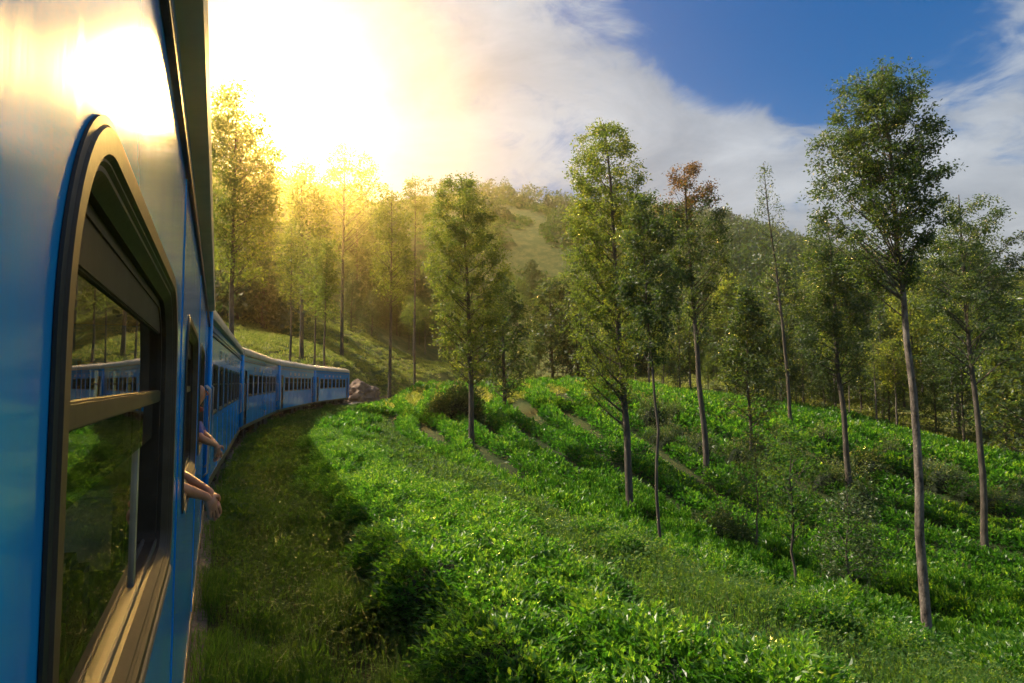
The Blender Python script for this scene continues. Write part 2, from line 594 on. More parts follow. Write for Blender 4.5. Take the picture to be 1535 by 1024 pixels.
def terrain(x, y):
    x, y = np.atleast_1d(np.asarray(x, float)), np.atleast_1d(np.asarray(y, float))
    z = np.empty(len(x))
    for i in range(0, len(x), 20000):
        p = np.stack([x[i:i + 20000], y[i:i + 20000]], 1)
        d2 = ((p[:, None] - _CP[None]) ** 2).sum(-1)
        z[i:i + 20000] = _phi(d2) @ _W[:_n] + _W[_n]
    far = np.hypot(x, y)
    z = z + (vnoise(x / 14, y / 14, 1) - .5) * np.clip(far / 60, 0, 3) + (vnoise(x / 45, y / 45, 2) - .5) * np.clip((far - 90) / 30, 0, 9)
    o, s = track_os(x, y)
    zt = np.where(s > 60, 8e-5 * (s - 60) ** 2, 0.0)
    fade = 1 - smooth(150, 210, s)
    left, right = smooth(-9.0, -3.2, o), 1 - smooth(7.7, 11.6, o)
    w = left * right * fade
    z = z * (1 - w) + zt * w
    z = z + .45 * np.abs(((o - 10.6) / 3.9) % 1 - .5) * smooth(10.5, 13, o) * (1 - smooth(60, 90, o)) * (far < 120)
    # grass verge a little lower than the ballast, low bank under the hedge, small lumps
    near = fade * (1 - smooth(6.8, 8.2, o)) * smooth(-2.5, -1.5, o)
    z = z - .22 * near * smooth(1.6, 2.6, o) * (1 - smooth(3.4, 4.6, o))
    z = z + (vnoise(x / 1.7, y / 1.7, 3) - .5) * .22 * smooth(1.9, 3.2, np.abs(o)) + (vnoise(x / .6, y / .6, 4) - .5) * .07 * smooth(1.9, 2.6, np.abs(o))
    return z


def tz(x, y):
    return float(terrain(x, y)[0])


def ground_hit(px, py, t0=2.0, t1=500):
    d = px_dir(px, py)
    ts = np.geomspace(t0, t1, 500)
    zz = HC + ts * d.z
    hit = np.nonzero(zz < terrain(ts * d.x, ts * d.y))[0]
    t = ts[hit[0]] if len(hit) else t1
    return t * d.x, t * d.y


def ground_mat():
    m, nt, b = new_mat('hillside_ground')
    s = tex_noise(nt, .35, 8, .65)
    s2 = tex_noise(nt, 3.5, 8, .7)
    a = ramp(nt, s2, [(.25, (.04, .055, .015)), (.5, (.09, .115, .03)), (.75, (.15, .16, .05))])
    c = ramp(nt, s2, [(.25, (.09, .065, .03)), (.5, (.19, .175, .05)), (.8, (.30, .26, .09))])
    mx = nt.nodes.new('ShaderNodeMix')
    mx.data_type = 'RGBA'
    nt.links.new(ramp(nt, s, [(.45, (0, 0, 0)), (.62, (1, 1, 1))]), mx.inputs[0])
    nt.links.new(a, mx.inputs[6])
    nt.links.new(c, mx.inputs[7])
    at_ = nt.nodes.new('ShaderNodeAttribute')
    at_.attribute_name = 'tea_soil'
    m2 = nt.nodes.new('ShaderNodeMix')
    m2.data_type = 'RGBA'
    nt.links.new(at_.outputs['Fac'], m2.inputs[0])
    nt.links.new(mx.outputs[2], m2.inputs[6])
    nt.links.new(ramp(nt, s2, [(.3, (.020, .020, .008)), (.55, (.028, .05, .012)), (.75, (.05, .065, .02))]), m2.inputs[7])
    nt.links.new(m2.outputs[2], b.inputs['Base Color'])
    b.inputs['Roughness'].default_value = .95
    b.inputs['Specular IOR Level'].default_value = .2
    bump(nt, b, s2, .8, .15)
    return m


def build_ground():
    nr, na = 300, 420
    rr = np.concatenate([[0], np.geomspace(.8, 1400, nr)])
    # finer steps in the half plane ahead
    u = np.linspace(0, 1, na, endpoint=False)
    th = 2 * pi * (u + .11 * np.sin(2 * pi * u) ) + (YAW + pi)
    x = np.outer(rr, np.sin(th)).ravel()
    y = np.outer(rr, np.cos(th)).ravel()
    z = terrain(x, y)
    V = np.stack([x, y, z], 1)
    i = np.arange(nr)[:, None] * na + np.arange(na)[None]
    j = np.arange(nr)[:, None] * na + (np.arange(na)[None] + 1) % na
    F = np.stack([i, i + na, j + na, j], -1).reshape(-1, 4)
    me = np_mesh('ground', V, F, ground_mat(), smooth=True)
    o_, s_ = track_os(x, y)
    a = me.attributes.new('tea_soil', 'FLOAT', 'POINT')
    a.data.foreach_set('value', (smooth(-2, 0, o_) * (1 - smooth(75, 100, np.hypot(x, y)))).astype(np.float32))
    tag(link('ground', me), kind='structure')


build_ground()

# haze: the humid air of the hills
def build_haze():
    b = MB()
    b.box(-1500, 1500, -1500, 1500, -25, 142)
    m = bpy.data.materials.new('hill_haze')
    m.use_nodes = True
    nt = m.node_tree
    nt.nodes.clear()
    v = nt.nodes.new('ShaderNodeVolumePrincipled')
    v.inputs['Color'].default_value = (1.0, .90, .66, 1)
    v.inputs['Density'].default_value = HAZE
    v.inputs['Anisotropy'].default_value = .95
    out = nt.nodes.new('ShaderNodeOutputMaterial')
    nt.links.new(v.outputs[0], out.inputs['Volume'])
    tag(b.build('haze', m), kind='stuff')


HAZE = 0.00068
build_haze()

# ------------------------------------------------------------------ railway track
S_END = 215.0


def build_track():
    # ballast bed
    ss = np.arange(-40, S_END, 1.5)
    prof = [(-1.75, -.06), (-1.25, .10), (1.25, .10), (1.75, -.06)]
    vs, fs = [], []
    for i, s in enumerate(ss):
        for (o, dz) in prof:
            p, _ = track_pt(s, o)
            zt = 8e-5 * (s - 60) ** 2 if s > 60 else 0
            vs.append((p.x, p.y, zt + dz))
        if i:
            k = i * 4
            fs += [(k - 4 + j, k - 3 + j, k + 1 + j, k + j) for j in range(3)]
    b = MB()
    b.add(vs, fs)
    tag(b.build('track_bed', M['ballast']), kind='structure')
    root = empty('railway_track', (TX, Y0, 0))
    tag(root, 'curving single railway line of rusty rails under the blue train and past its far end', 'railway track')
    for side in (-1, 1):
        b = MB()
        pts = []
        for s in np.arange(-30, S_END, 2.0):
            zt = 8e-5 * (s - 60) ** 2 if s > 60 else 0
            for (do, dz) in ((-.035, .13), (-.035, .27), (.035, .27), (.035, .13)):
                p, _ = track_pt(s, side * .76 + do)
                pts.append((p.x - TX, p.y - Y0, zt + dz))
        n = len(pts) // 4
        b.add(pts, [(i * 4 + j, i * 4 + (j + 1) % 4, (i + 1) * 4 + (j + 1) % 4, (i + 1) * 4 + j) for i in range(n - 1) for j in range(4)])
        b.build('rail', M['rail'], root)
    b = MB()
    for s in np.arange(-20, S_END, .7):
        p, a = track_pt(s)
        zt = 8e-5 * (s - 60) ** 2 if s > 60 else 0
        d, r = Vector((-sin(a), cos(a), 0)), Vector((cos(a), sin(a), 0))
        p = p - Vector((TX, Y0, 0))
        c = [p + r * sx * 1.25 + d * sy * .12 + Vector((0, 0, zt + h)) for h in (.06, .14) for sx, sy in ((-1, -1), (1, -1), (1, 1), (-1, 1))]
        b.add(c, [(0, 3, 2, 1), (4, 5, 6, 7), (0, 1, 5, 4), (1, 2, 6, 5), (2, 3, 7, 6), (3, 0, 4, 7)])
    tag(b.build('sleeper', M['sleeper'], root), kind='stuff')


build_track()

# ------------------------------------------------------------------ the train
XS = 1.44            # half width of a coach body
ZB, ZG, ZT = 0.93, 3.92, 4.20


def rrect(y0, y1, z0, z1, rt, rb, n=7):
    """rounded rectangle, corner radius rt at the top and rb at the bottom, anticlockwise in (y,z); also the matching outer-rect parameter"""
    pts, cor = [], []
    for (cy_, cz_, a0, r, c) in ((y1 - rb, z0 + rb, -90, rb, (1, 0)), (y1 - rt, z1 - rt, 0, rt, (1, 1)), (y0 + rt, z1 - rt, 90, rt, (0, 1)), (y0 + rb, z0 + rb, 180, rb, (0, 0))):
        for k in range(n):
            a = R(a0 + 90 * k / (n - 1))
            pts.append((cy_ + r * cos(a), cz_ + r * sin(a)))
            cor.append((c, k / (n - 1), a0))
    return pts, cor


def ring_panel(b, xs, win, cell, rt, rb, n=7):
    """wall cell with a rounded window hole"""
    y0, y1, z0, z1 = win
    ya, yb, za, zb = cell
    pts, cor = rrect(y0, y1, z0, z1, rt, rb, n)
    outer = []
    for (p, (c, t, a0)) in zip(pts, cor):
        Y, Z = (yb if c[0] else ya), (zb if c[1] else za)
        # walk round the corner: first half along the incoming edge, second half along the outgoing edge
        if t == .5:
            outer.append((Y, Z))
        else:
            k = abs(t - .5) * 2
            along_y = (a0 in (-90, 90)) == (t < .5)
            outer.append((Y + (p[0] - Y) * k, Z) if along_y else (Y, Z + (p[1] - Z) * k))
    N_ = len(pts)
    vs = [(xs, p[0], p[1]) for p in pts] + [(xs, p[0], p[1]) for p in outer]
    fs = [(i, N_ + i, N_ + (i + 1) % N_, (i + 1) % N_) for i in range(N_)]
    if xs > 0:
        fs = [f[::-1] for f in fs]
    b.add(vs, fs)


def sweep_frame(b, side, win, prof, rt, rb, n=7):
    """profile (u inwards from the hole edge, d outwards from the wall) swept round a window"""
    y0, y1, z0, z1 = win
    n = 17 if n > 5 else n
    rings = []
    for (u, d) in prof:
        pts, _ = rrect(y0 + u, y1 - u, z0 + u, z1 - u, max(rt - u, .01), max(rb - u, .01), n)
        rings.append([(side * (XS + d), p[0], p[1]) for p in pts])
    N_ = len(rings[0])
    vs = [p for r in rings for p in r]
    fs = []
    for j in range(len(rings) - 1):
        for i in range(N_):
            q = (j * N_ + i, j * N_ + (i + 1) % N_, (j + 1) * N_ + (i + 1) % N_, (j + 1) * N_ + i)
            fs.append(q if side > 0 else q[::-1])
    b.add(vs, fs)


def make_window(root, side, y0, y1, z0, z1, fine, rt, rb):
    w = (y0, y1, z0, z1)
    b = MB()
    sweep_frame(b, side, w, [(-.008, .001), (-.008, .005), (.004, .007), (.012, .003)], rt, rb, 9 if fine else 5)
    g = b.build('window_gasket', M['gasket'], root)
    b = MB()
    sweep_frame(b, side, w, [(.004, .004), (.008, .011), (.045, .010), (.052, .002), (.056, .002), (.062, -.004), (.070, -.004), (.092, -.026), (.092, -.040), (.115, -.040), (.115, -.11)],
                rt, rb, 9 if fine else 5)
    f = b.build('window', M['bronze'], root, smooth=False)
    ya, yb, za, zb = y0 + .105, y1 - .105, z0 + .105, z1 - .105
    zm = za + (zb - za) * .60
    x = lambda d: side * (XS + d + (.022 if fine and d < -.05 else 0))
    if fine:
        # top light, transom, half lowered sash, sliding lower panes, sill
        b = MB()
        b.box(*sorted((x(-.060), x(-.085))), ya + .02, yb - .02, zm, zm + .045)
        b.box(*sorted((x(-.066), x(-.085))), ya + .02, yb - .02, zb - .10, zb + .012)
        b.build('transom', M['bronze'], f, bevel=.004)
        b = MB()
        b.quad((x(-.076), ya, zm + .03), (x(-.076), yb, zm + .03), (x(-.076), yb, zb), (x(-.076), ya, zb))
        b.build('pane', M['glass'], f)
        b = MB()
        b.quad((x(-.068), ya, zm - .12), (x(-.068), yb, zm - .12), (x(-.068), yb, zm + .01), (x(-.068), ya, zm + .01))
        b.build('pane', M['glass'], f)
        ys = ya + (yb - ya) * .70
        b = MB()
        b.quad((x(-.080), ya, za), (x(-.080), ys, za), (x(-.080), ys, zm), (x(-.080), ya, zm))
        b.build('pane', M['glass'], f)
        b = MB()
        b.box(*sorted((x(-.072), x(-.095))), ys - .05, ys, za, zm - .001)
        b.box(*sorted((x(-.088), x(-.105))), ys + .06, ys + .10, za, zm - .002)
        b.build('sash_stile', M['alu'], f, bevel=.003)
        b = MB()
        b.box(*sorted((x(-.125), x(-.102))), ya - .005, ys, za, za + .05)
        b.box(*sorted((x(-.058), x(-.066))), ya, yb, za - .010, za + .016)
        b.box(*sorted((x(-.096), x(-.108))), ya, yb, za - .010, za + .022)
        b.build('sill_rail', M['sill'], f, bevel=.003)
        b = MB()
        b.quad((x(.016), ya, z0 + .012), (x(.016), yb, z0 + .012), (x(-.10), yb, za + .008), (x(-.10), ya, za + .008))
        b.quad((x(.016), ya, z0 + .012), (x(.016), yb, z0 + .012), (x(.018), yb, z0 - .006), (x(.018), ya, z0 - .006))
        b.build('sill', M['sill'], f)
    else:
        ym = (y0 + y1) / 2
        b = MB()
        b.box(*sorted((x(.004), x(-.05))), ym - .03, ym + .03, za - .01, zb + .01)
        b.box(*sorted((x(-.006), x(-.05))), ya - .01, yb + .01, zm, zm + .045)
        b.build('mullion', M['bronze'], f)
        b = MB()
        b.quad((x(-.04), ya - .01, zm), (x(-.04), yb + .01, zm), (x(-.04), yb + .01, zb + .01), (x(-.04), ya - .01, zb + .01))
        b.build('pane', M['glass'], f)
        b = MB()
        b.quad((x(-.055), ya - .01, za - .01), (x(-.055), yb + .01, za - .01), (x(-.055), yb + .01, zm), (x(-.055), ya - .01, zm))
        b.build('pane', M['glass'], f)


def make_bogie(root, yc):
    b = MB()
    for sx in (-1, 1):
        b.box(sx * 1.0 - .06, sx * 1.0 + .06, yc - 1.6, yc + 1.6, .52, .70)
        for yy in (-1.1, 1.1):
            b.box(sx * 1.0 - .10, sx * 1.0 + .10, yc + yy - .17, yc + yy + .17, .38, .62)
        for k in range(3):
            b.tube([(sx * 1.12, yc - .35 + k * .35, .30), (sx * 1.12, yc - .35 + k * .35, .56)], .10, 8)
        b.box(sx * 1.12 - .08, sx * 1.12 + .08, yc - .6, yc + .6, .24, .30)
    b.box(-1.0, 1.0, yc - .25, yc + .25, .50, .80)
    f = b.build('bogie', M['under'], root)
    for yy in (-1.1, 1.1):
        b = MB()
        for sx in (-1, 1):
            b.tube([(sx * .69, yc + yy, .27 + .46 - .03), (sx * .80, yc + yy, .27 + .43)], [.46, .45], 20)
            b.tube([(sx * .80, yc + yy, .70), (sx * .85, yc + yy, .70)], [.20, .16], 12)
        b.tube([(-.7, yc + yy, .70), (.7, yc + yy, .70)], .08, 8)
        b.build('wheelset', M['steelw'], f)


def make_coach(name, label, wins, doors, fine, wz, vents, rt, rb):
    root = empty(name, (0, 0, 0))
    tag(root, label, 'train coach', 'blue coaches of the train')
    HL = 9.5
    z0, z1 = wz
    for side in (-1, 1):
        b = MB()
        cells = sorted([(a, c, 'w') for a, c in wins] + [(a, c, 'd') for a, c in doors])
        edges = [-HL]
        for i in range(len(cells) - 1):
            edges.append((cells[i][1] + cells[i + 1][0]) / 2)
        edges.append(HL)
        for (a, c, k), e0, e1 in zip(cells, edges[:-1], edges[1:]):
            if k == 'w':
                ring_panel(b, side * XS, (a, c, z0, z1), (e0, e1, ZB, ZT), rt, rb, 9 if fine else 5)
            else:
                ring_panel(b, side * XS, (a, c, ZB + .02, 3.5), (e0, e1, ZB, ZT), .08, .01, 5)
        b.build('side_panel', M['paint'], root)
        b = MB()
        for (a, c, k), e0, e1 in zip(cells, edges[:-1], edges[1:]):
            if k == 'w':
                ring_panel(b, side * (XS - .10), (a - .0, c + .0, z0, z1), (e0, e1, 1.25, 3.9), rt, rb, 5)
        b.build('inner_lining', M['lining'], root)
        for a, c in wins:
            make_window(root, side, a, c, z0, z1, fine and side > 0, rt, rb)
        for a, c in doors:
            b = MB()
            xi = side * (XS - .07)
            b.box(*sorted((xi, xi - side * .05)), a, c, ZB, 3.5)
            d = b.build('door', M['door'], root)
            b = MB()
            zz0, zz1 = 2.35, 3.15
            b.quad((xi + side * .004, a + .2, zz0), (xi + side * .004, c - .2, zz0), (xi + side * .004, c - .2, zz1), (xi + side * .004, a + .2, zz1))
            b.build('pane', M['glass'], d)
            for yy in (a - .10, c + .10):
                b = MB()
                b.tube([(side * (XS + .002), yy, 1.6), (side * (XS + .06), yy, 1.66), (side * (XS + .06), yy, 2.84), (side * (XS + .002), yy, 2.9)], .018, 6)
                b.build('grab_rail', M['alu'], root, smooth=True)
            b = MB()
            b.box(*sorted((side * (XS - .1), side * (XS - .03))), a, c, .62, .67)
            b.box(*sorted((side * (XS - .1), side * (XS - .05))), a, c, .36, .40)
            for yy in (a + .03, c - .03):
                b.box(*sorted((side * (XS - .06), side * (XS - .01))), yy - .02, yy + .02, .36, .93)
            b.build('footstep', M['under'], root)
        # drip moulding, cantrail band, eave, skirt, stiffening belt
        b = MB()
        x0 = side * XS
        b.box(*sorted((x0, x0 + side * .022)), -HL, HL, ZG, ZG + .035)
        b.box(*sorted((x0, x0 + side * .014)), -HL, HL, ZG + .10, ZG + .12)
        b.build('drip_moulding', M['bronze'], root, bevel=.004)
        b = MB()
        b.add([(x0, -HL, ZT), (x0 + side * .085, -HL, ZT + .015), (x0 + side * .095, -HL, ZT + .10), (x0 + side * .07, -HL, ZT + .20),
               (x0, HL, ZT), (x0 + side * .085, HL, ZT + .015), (x0 + side * .095, HL, ZT + .10), (x0 + side * .07, HL, ZT + .20)],
              [(0, 4, 5, 1), (1, 5, 6, 2), (2, 6, 7, 3), (0, 1, 2, 3), (7, 6, 5, 4)])
        b.build('eave', M['roof'], root)
        b = MB()
        b.box(*sorted((x0 - side * .03, x0 + side * .006)), -HL, HL, ZB - .17, ZB - .002)
        b.build('skirt', M['skirt'], root)
        if vents:
            for a, c in vents:
                b = MB()
                for zz in (3.52, 3.60, 3.68):
                    b.box(*sorted((x0, x0 + side * .016)), a, c, zz, zz + .045)
                b.build('roof_vent', M['roof'], root)
        # panel seams: slim upright cover strips between the windows
        if not fine:
            for e in edges[1:-1]:
                b = MB()
                b.box(*sorted((x0, x0 + side * .008)), e - .025, e + .025, ZB, 2.12)
                b.build('cover_strip', M['paint'], root)
        else:
            for e in edges[1:-1]:
                b = MB()
                b.box(*sorted((x0, x0 + side * .004)), e - .02, e + .02, ZB, ZG)
                b.build('cover_strip', M['paint'], root, bevel=.002)
    # roof
    b = MB()
    n = 14
    xr = XS + .07
    arc = [(xr * sin(R(-90 + 180 * k / n)), ZT + .20 + .42 * cos(R(-90 + 180 * k / n))) for k in range(n + 1)]
    vs = [(x, y, z) for y in (-HL - .04, HL + .04) for x, z in arc]
    fs = [(k, k + 1, n + 2 + k, n + 1 + k) for k in range(n)] + [tuple(range(n, -1, -1)), tuple(n + 1 + k for k in range(n + 1))]
    b.add(vs, fs)
    rf = b.build('roof', M['roof'], root)
    for yy in (-6, -2, 2, 6):
        b = MB()
        b.tube([(0, yy, ZT + .58), (0, yy, ZT + .74)], [.2, .24], 12)
        b.build('roof_ventilator', M['roof'], rf)
    # ends, gangway
    for e in (-1, 1):
        b = MB()
        y = e * HL
        b.box(-XS + .002, -.5, *sorted((y - e * .06, y)), ZB, ZT + .2)
        b.box(.5, XS - .002, *sorted((y - e * .06, y)), ZB, ZT + .2)
        b.box(-.5, .5, *sorted((y - e * .06, y)), 3.3, ZT + .2)
        b.build('end_wall', M['paint'], root)
        b = MB()
        b.box(-.62, -.5, *sorted((y, y + e * .29)), 1.15, 3.4)
        b.box(.5, .62, *sorted((y, y + e * .29)), 1.15, 3.4)
        b.box(-.62, .62, *sorted((y, y + e * .29)), 3.4, 3.52)
        b.box(-.5, .5, *sorted((y, y + e * .29)), 1.12, 1.18)
        b.build('gangway', M['door'], root)
        for sx in (-1, 1):
            b = MB()
            b.tube([(sx * .87, y, 1.05), (sx * .87, y + e * .22, 1.05)], .09, 10)
            b.tube([(sx * .87, y + e * .22, 1.05), (sx * .87, y + e * .27, 1.05)], .19, 14)
            b.build('buffer', M['under'], root)
        b = MB()
        b.tube([(XS + .03, y - e * .03, ZB), (XS + .03, y - e * .03, ZT)], .035, 8)
        b.build('corner_post', M['paint'], root, smooth=True)
    # interior
    b = MB()
    b.box(-XS + .02, XS - .02, -HL + .06, HL - .06, 1.18, 1.25)
    b.build('cabin_floor', M['floor'], root)
    b = MB()
    b.box(-XS + .10, XS - .10, -HL + .06, HL - .06, 3.90, 3.96)
    b.build('cabin_ceiling', M['lining'], root)
    nseat = 0
    yy = -6.6
    while yy < 6.6:
        for sx in (-1, 1):
            b = MB()
            b.box(*sorted((sx * .35, sx * 1.30)), yy, yy + .5, 1.58, 1.74)
            b.box(*sorted((sx * .35, sx * 1.30)), yy - .12, yy + .02, 1.60, 2.50)
            b.box(*sorted((sx * .40, sx * .46)), yy + .05, yy + .4, 1.25, 1.58)
            s = b.build('seat', M['seat'], root, bevel=.03 if fine else 0)
            if fine:
                b = MB()
                b.box(*sorted((sx * .40, sx * 1.26)), yy - .14, yy + .04, 2.18, 2.52)
                b.build('head_cover', M['cover'], s, bevel=.03)
        yy += 1.1
    # underframe
    b = MB()
    b.box(-1.1, -.95, -HL + .1, HL - .1, .78, 1.15)
    b.box(.95, 1.1, -HL + .1, HL - .1, .78, 1.15)
    b.box(-1.3, 1.3, -HL + .05, HL - .05, 1.08, 1.17)
    b.build('underframe', M['under'], root)
    for (sx, ya, yb, zl) in ((1, -3.6, -2.2, .34), (1, -1.2, .1, .44), (1, 1.0, 2.9, .30), (-1, -2.5, -.5, .34), (-1, 1, 3, .4)):
        b = MB()
        b.box(*sorted((sx * .75, sx * 1.34)), ya, yb, zl, .80)
        b.build('equipment_box', M['under'], root, bevel=.03)
    for yc in (-6.6, 6.6):
        make_bogie(root, yc)
    return root


def place_on_track(root, sc_):
    a, _ = track_pt(sc_ - 6.6)
    b, _ = track_pt(sc_ + 6.6)
    m, d = (a + b) / 2, (b - a)
    root.location = (m.x, m.y, 0)
    root.rotation_euler = (0, 0, atan2(-d.x, d.y))


COACH_Y = 3.2
fine_wins = [(-8.57, -6.42), (-5.47, -3.32), (-2.37, -.22), (.73, 2.88), (3.83, 5.98)]
own = make_coach('railway_coach', 'near blue coach with big bronze framed windows that fills the left edge', fine_wins, [(7.3, 8.3)], True,
                 (HC - .715, HC + .387), None, .34, .16)
own.location = (TX, COACH_Y, 0)
far_wins = [(-7.1 + 2.1 * k, -7.1 + 2.1 * k + 1.5) for k in range(7)]
vents = [(-5.0, -4.4), (-2.9, -2.1), (-.8, -.1), (1.4, 2.1), (3.4, 4.1)]
c2 = make_coach('railway_coach', 'blue coach coupled directly ahead of the near coach, seen at a steep slant', far_wins, [(-8.7, -7.8), (7.9, 8.8)], False,
                (2.24, 3.34), vents, .10, .06)
place_on_track(c2, COACH_Y + 19.6 - Y0)
for k, lab in ((2, 'middle blue coach of the bend, third back from the far end of the train'), (3, 'blue coach next to last at the far end of the train'),
               (4, 'last visible blue coach at the far end of the train beside the brown rock')):
    c = copy_tree(c2)
    c['label'] = lab
    place_on_track(c, COACH_Y + 19.6 * k - Y0)

# ------------------------------------------------------------------ people leaning out of the near coach
def skin_mesh(name, pts, edges, mat, parent, root=0, level=2):
    me = bpy.data.meshes.new(name)
    me.from_pydata([p[:3] for p in pts], edges, [])
    me.materials.append(mat)
    o = link(name, me, parent)
    md = o.modifiers.new('skin', 'SKIN')
    md.use_smooth_shade = True
    for i, p in enumerate(pts):
        sv = me.skin_vertices[0].data[i]
        rr_ = p[3]
        sv.radius = (rr_, rr_) if not isinstance(rr_, tuple) else rr_
        sv.use_root = (i == root)
    sb = o.modifiers.new('subsurf', 'SUBSURF')
    sb.levels = sb.render_levels = level
    return o


class Chain:
    def __init__(s):
        s.p, s.e = [], []

    def add(s, start, pts):
        """pts: (x,y,z,r) rows chained on from vertex index start (None = new root)"""
        prev = start
        for q in pts:
            s.p.append(tuple(q))
            i = len(s.p) - 1
            if prev is not None:
                s.e.append((prev, i))
            prev = i
        return prev


def hand(ch, wrist_i, w, d, palm_n, size=.18, curl=.5, thumb_side=1):
    """palm and five fingers from the wrist vertex; d = hand direction, palm_n = palm normal"""
    d, nrm = Vector(d).normalized(), Vector(palm_n).normalized()
    nrm = (nrm - d * nrm.dot(d)).normalized()
    s = d.cross(nrm) * thumb_side
    w = Vector(w)
    k = size / .18
    mid = w + d * .05 * k
    pm = ch.add(wrist_i, [(*mid, .026 * k)])
    for j, (off, ln) in enumerate(((.030, .070), (.010, .080), (-.010, .074), (-.029, .058))):
        base = w + d * .085 * k + s * off * k
        p = base
        rows = [(*base, .0115 * k)]
        a = 0.0
        for q, fr in enumerate((.42, .32, .26)):
            a += curl * (.7 + .12 * j)
            dirv = d * cos(a) + nrm * sin(a)
            p = p + dirv * ln * fr * k
            rows.append((*p, (.0095, .0088, .0075)[q] * k))
        ch.add(pm, rows)
    b = w + d * .025 * k + s * .028 * k
    p1 = b + (d * .5 + s * .8 + nrm * .3).normalized() * .035 * k
    p2 = p1 + (d * .8 + s * .25 + nrm * .5).normalized() * .032 * k
    p3 = p2 + (d * .8 + nrm * .6).normalized() * .024 * k
    ch.add(pm, [(*b, .014 * k), (*p1, .0115 * k), (*p2, .0095 * k), (*p3, .008 * k)])


def make_person(label, hips, chest, neck, head, arms, shirt, sleeve, floor_z, scarf=False, group=None):
    hips, chest, neck, head = map(Vector, (hips, chest, neck, head))
    root = empty('person', (hips.x, hips.y, floor_z))
    tag(root, label, 'person')
    o0 = Vector((hips.x, hips.y, floor_z))
    rel = lambda v, r_: (*(Vector(v) - o0), r_)
    ch = Chain()
    hp = ch.add(None, [rel(hips, .13)])
    cx = ch.add(hp, [rel(hips.lerp(chest, .5), .125), rel(chest, .135)])
    up = ch.add(cx, [rel(chest.lerp(neck, .55), .10), rel(neck, .055), rel(neck.lerp(head, .5), .058)])
    hd = ch.add(up, [rel(head + Vector((0.01, 0, -.045)), .078), rel(head + Vector((-.005, 0, .035)), .092), rel(head + Vector((-.015, 0, .10)), .06)])
    for sy in (-1, 1):
        k = ch.add(hp, [rel(hips + Vector((0, sy * .09, -.06)), .095), rel((hips.x + .05, hips.y + sy * .11, floor_z + .48), .065), rel((hips.x - .02, hips.y + sy * .11, floor_z + .08), .042),
                        rel((hips.x + .13, hips.y + sy * .12, floor_z + .035), .036)])
    for (sh, el, wr, hdir, pn, ts) in arms:
        e = ch.add(cx, [rel(sh, .062), rel(Vector(sh).lerp(Vector(el), .5), .056), rel(el, .043), rel(Vector(el).lerp(Vector(wr), .35), .045), rel(Vector(el).lerp(Vector(wr), .75), .034), rel(wr, .028)])
        hand(ch, e, Vector(wr) - o0, hdir, pn, size=.225, thumb_side=ts, curl=.38)
    body = skin_mesh('body', ch.p, ch.e, M['skin'], root)
    # face: nose, brow, ears, eyes looking outwards (+x)
    f = MB()
    h = head - o0
    f.tube([h + Vector((.085, 0, .03)), h + Vector((.112, 0, -.012)), h + Vector((.088, 0, -.022))], [.008, .014, .008], 8)
    for sy in (-1, 1):
        f.tube([h + Vector((-.005, sy * .086, .02)), h + Vector((-.015, sy * .098, .0)), h + Vector((0, sy * .086, -.03))], [.010, .016, .008], 8)
    f.build('nose_and_ears', M['skin'], root, smooth=True)
    f = MB()
    for sy in (-1, 1):
        f.tube([h + Vector((.082, sy * .032, .03)), h + Vector((.092, sy * .032, .03))], [.012, .006], 8)
    f.tube([h + Vector((.086, -.022, -.052)), h + Vector((.093, 0, -.05)), h + Vector((.086, .022, -.052))], .005, 6)
    f.build('eyes_and_mouth', M['hair'], root)
    hr = Chain()
    hr.add(None, [rel(head + Vector((-.035, 0, -.03)), .080), rel(head + Vector((-.03, 0, .045)), .098), rel(head + Vector((.0, 0, .105)), .07)])
    skin_mesh('hair', hr.p, hr.e, M['hair'], root)
    cl = Chain()
    a = cl.add(None, [rel(hips + Vector((0, 0, -.10)), .15)])
    b = cl.add(a, [rel(hips, .150), rel(hips.lerp(chest, .5), .145), rel(chest, .155)])
    cl.add(b, [rel(chest.lerp(neck, .5), .115)])
    for (sh, el, wr, hdir, pn, ts) in arms:
        cl.add(b, [rel(sh, .078), rel(Vector(sh).lerp(Vector(el), sleeve), .066)])
    skin_mesh('shirt', cl.p, cl.e, M[shirt], root)
    if scarf:
        s_ = Chain()
        n0 = neck - o0
        ring = [(n0.x + .085 * cos(t), n0.y + .085 * sin(t), n0.z - .01 + .02 * sin(t * 2), .03) for t in np.linspace(0, 1.8 * pi, 9)]
        s_.add(None, ring)
        skin_mesh('scarf', s_.p, s_.e, M['scarf'], root)
    tr = Chain()
    t0 = tr.add(None, [rel(hips + Vector((0, 0, -.02)), .14)])
    for sy in (-1, 1):
        tr.add(t0, [rel(hips + Vector((0, sy * .09, -.10)), .112), rel((hips.x + .05, hips.y + sy * .11, floor_z + .48), .082), rel((hips.x - .02, hips.y + sy * .11, floor_z + .12), .062)])
    skin_mesh('trousers', tr.p, tr.e, M['gasket'], root)
    return root


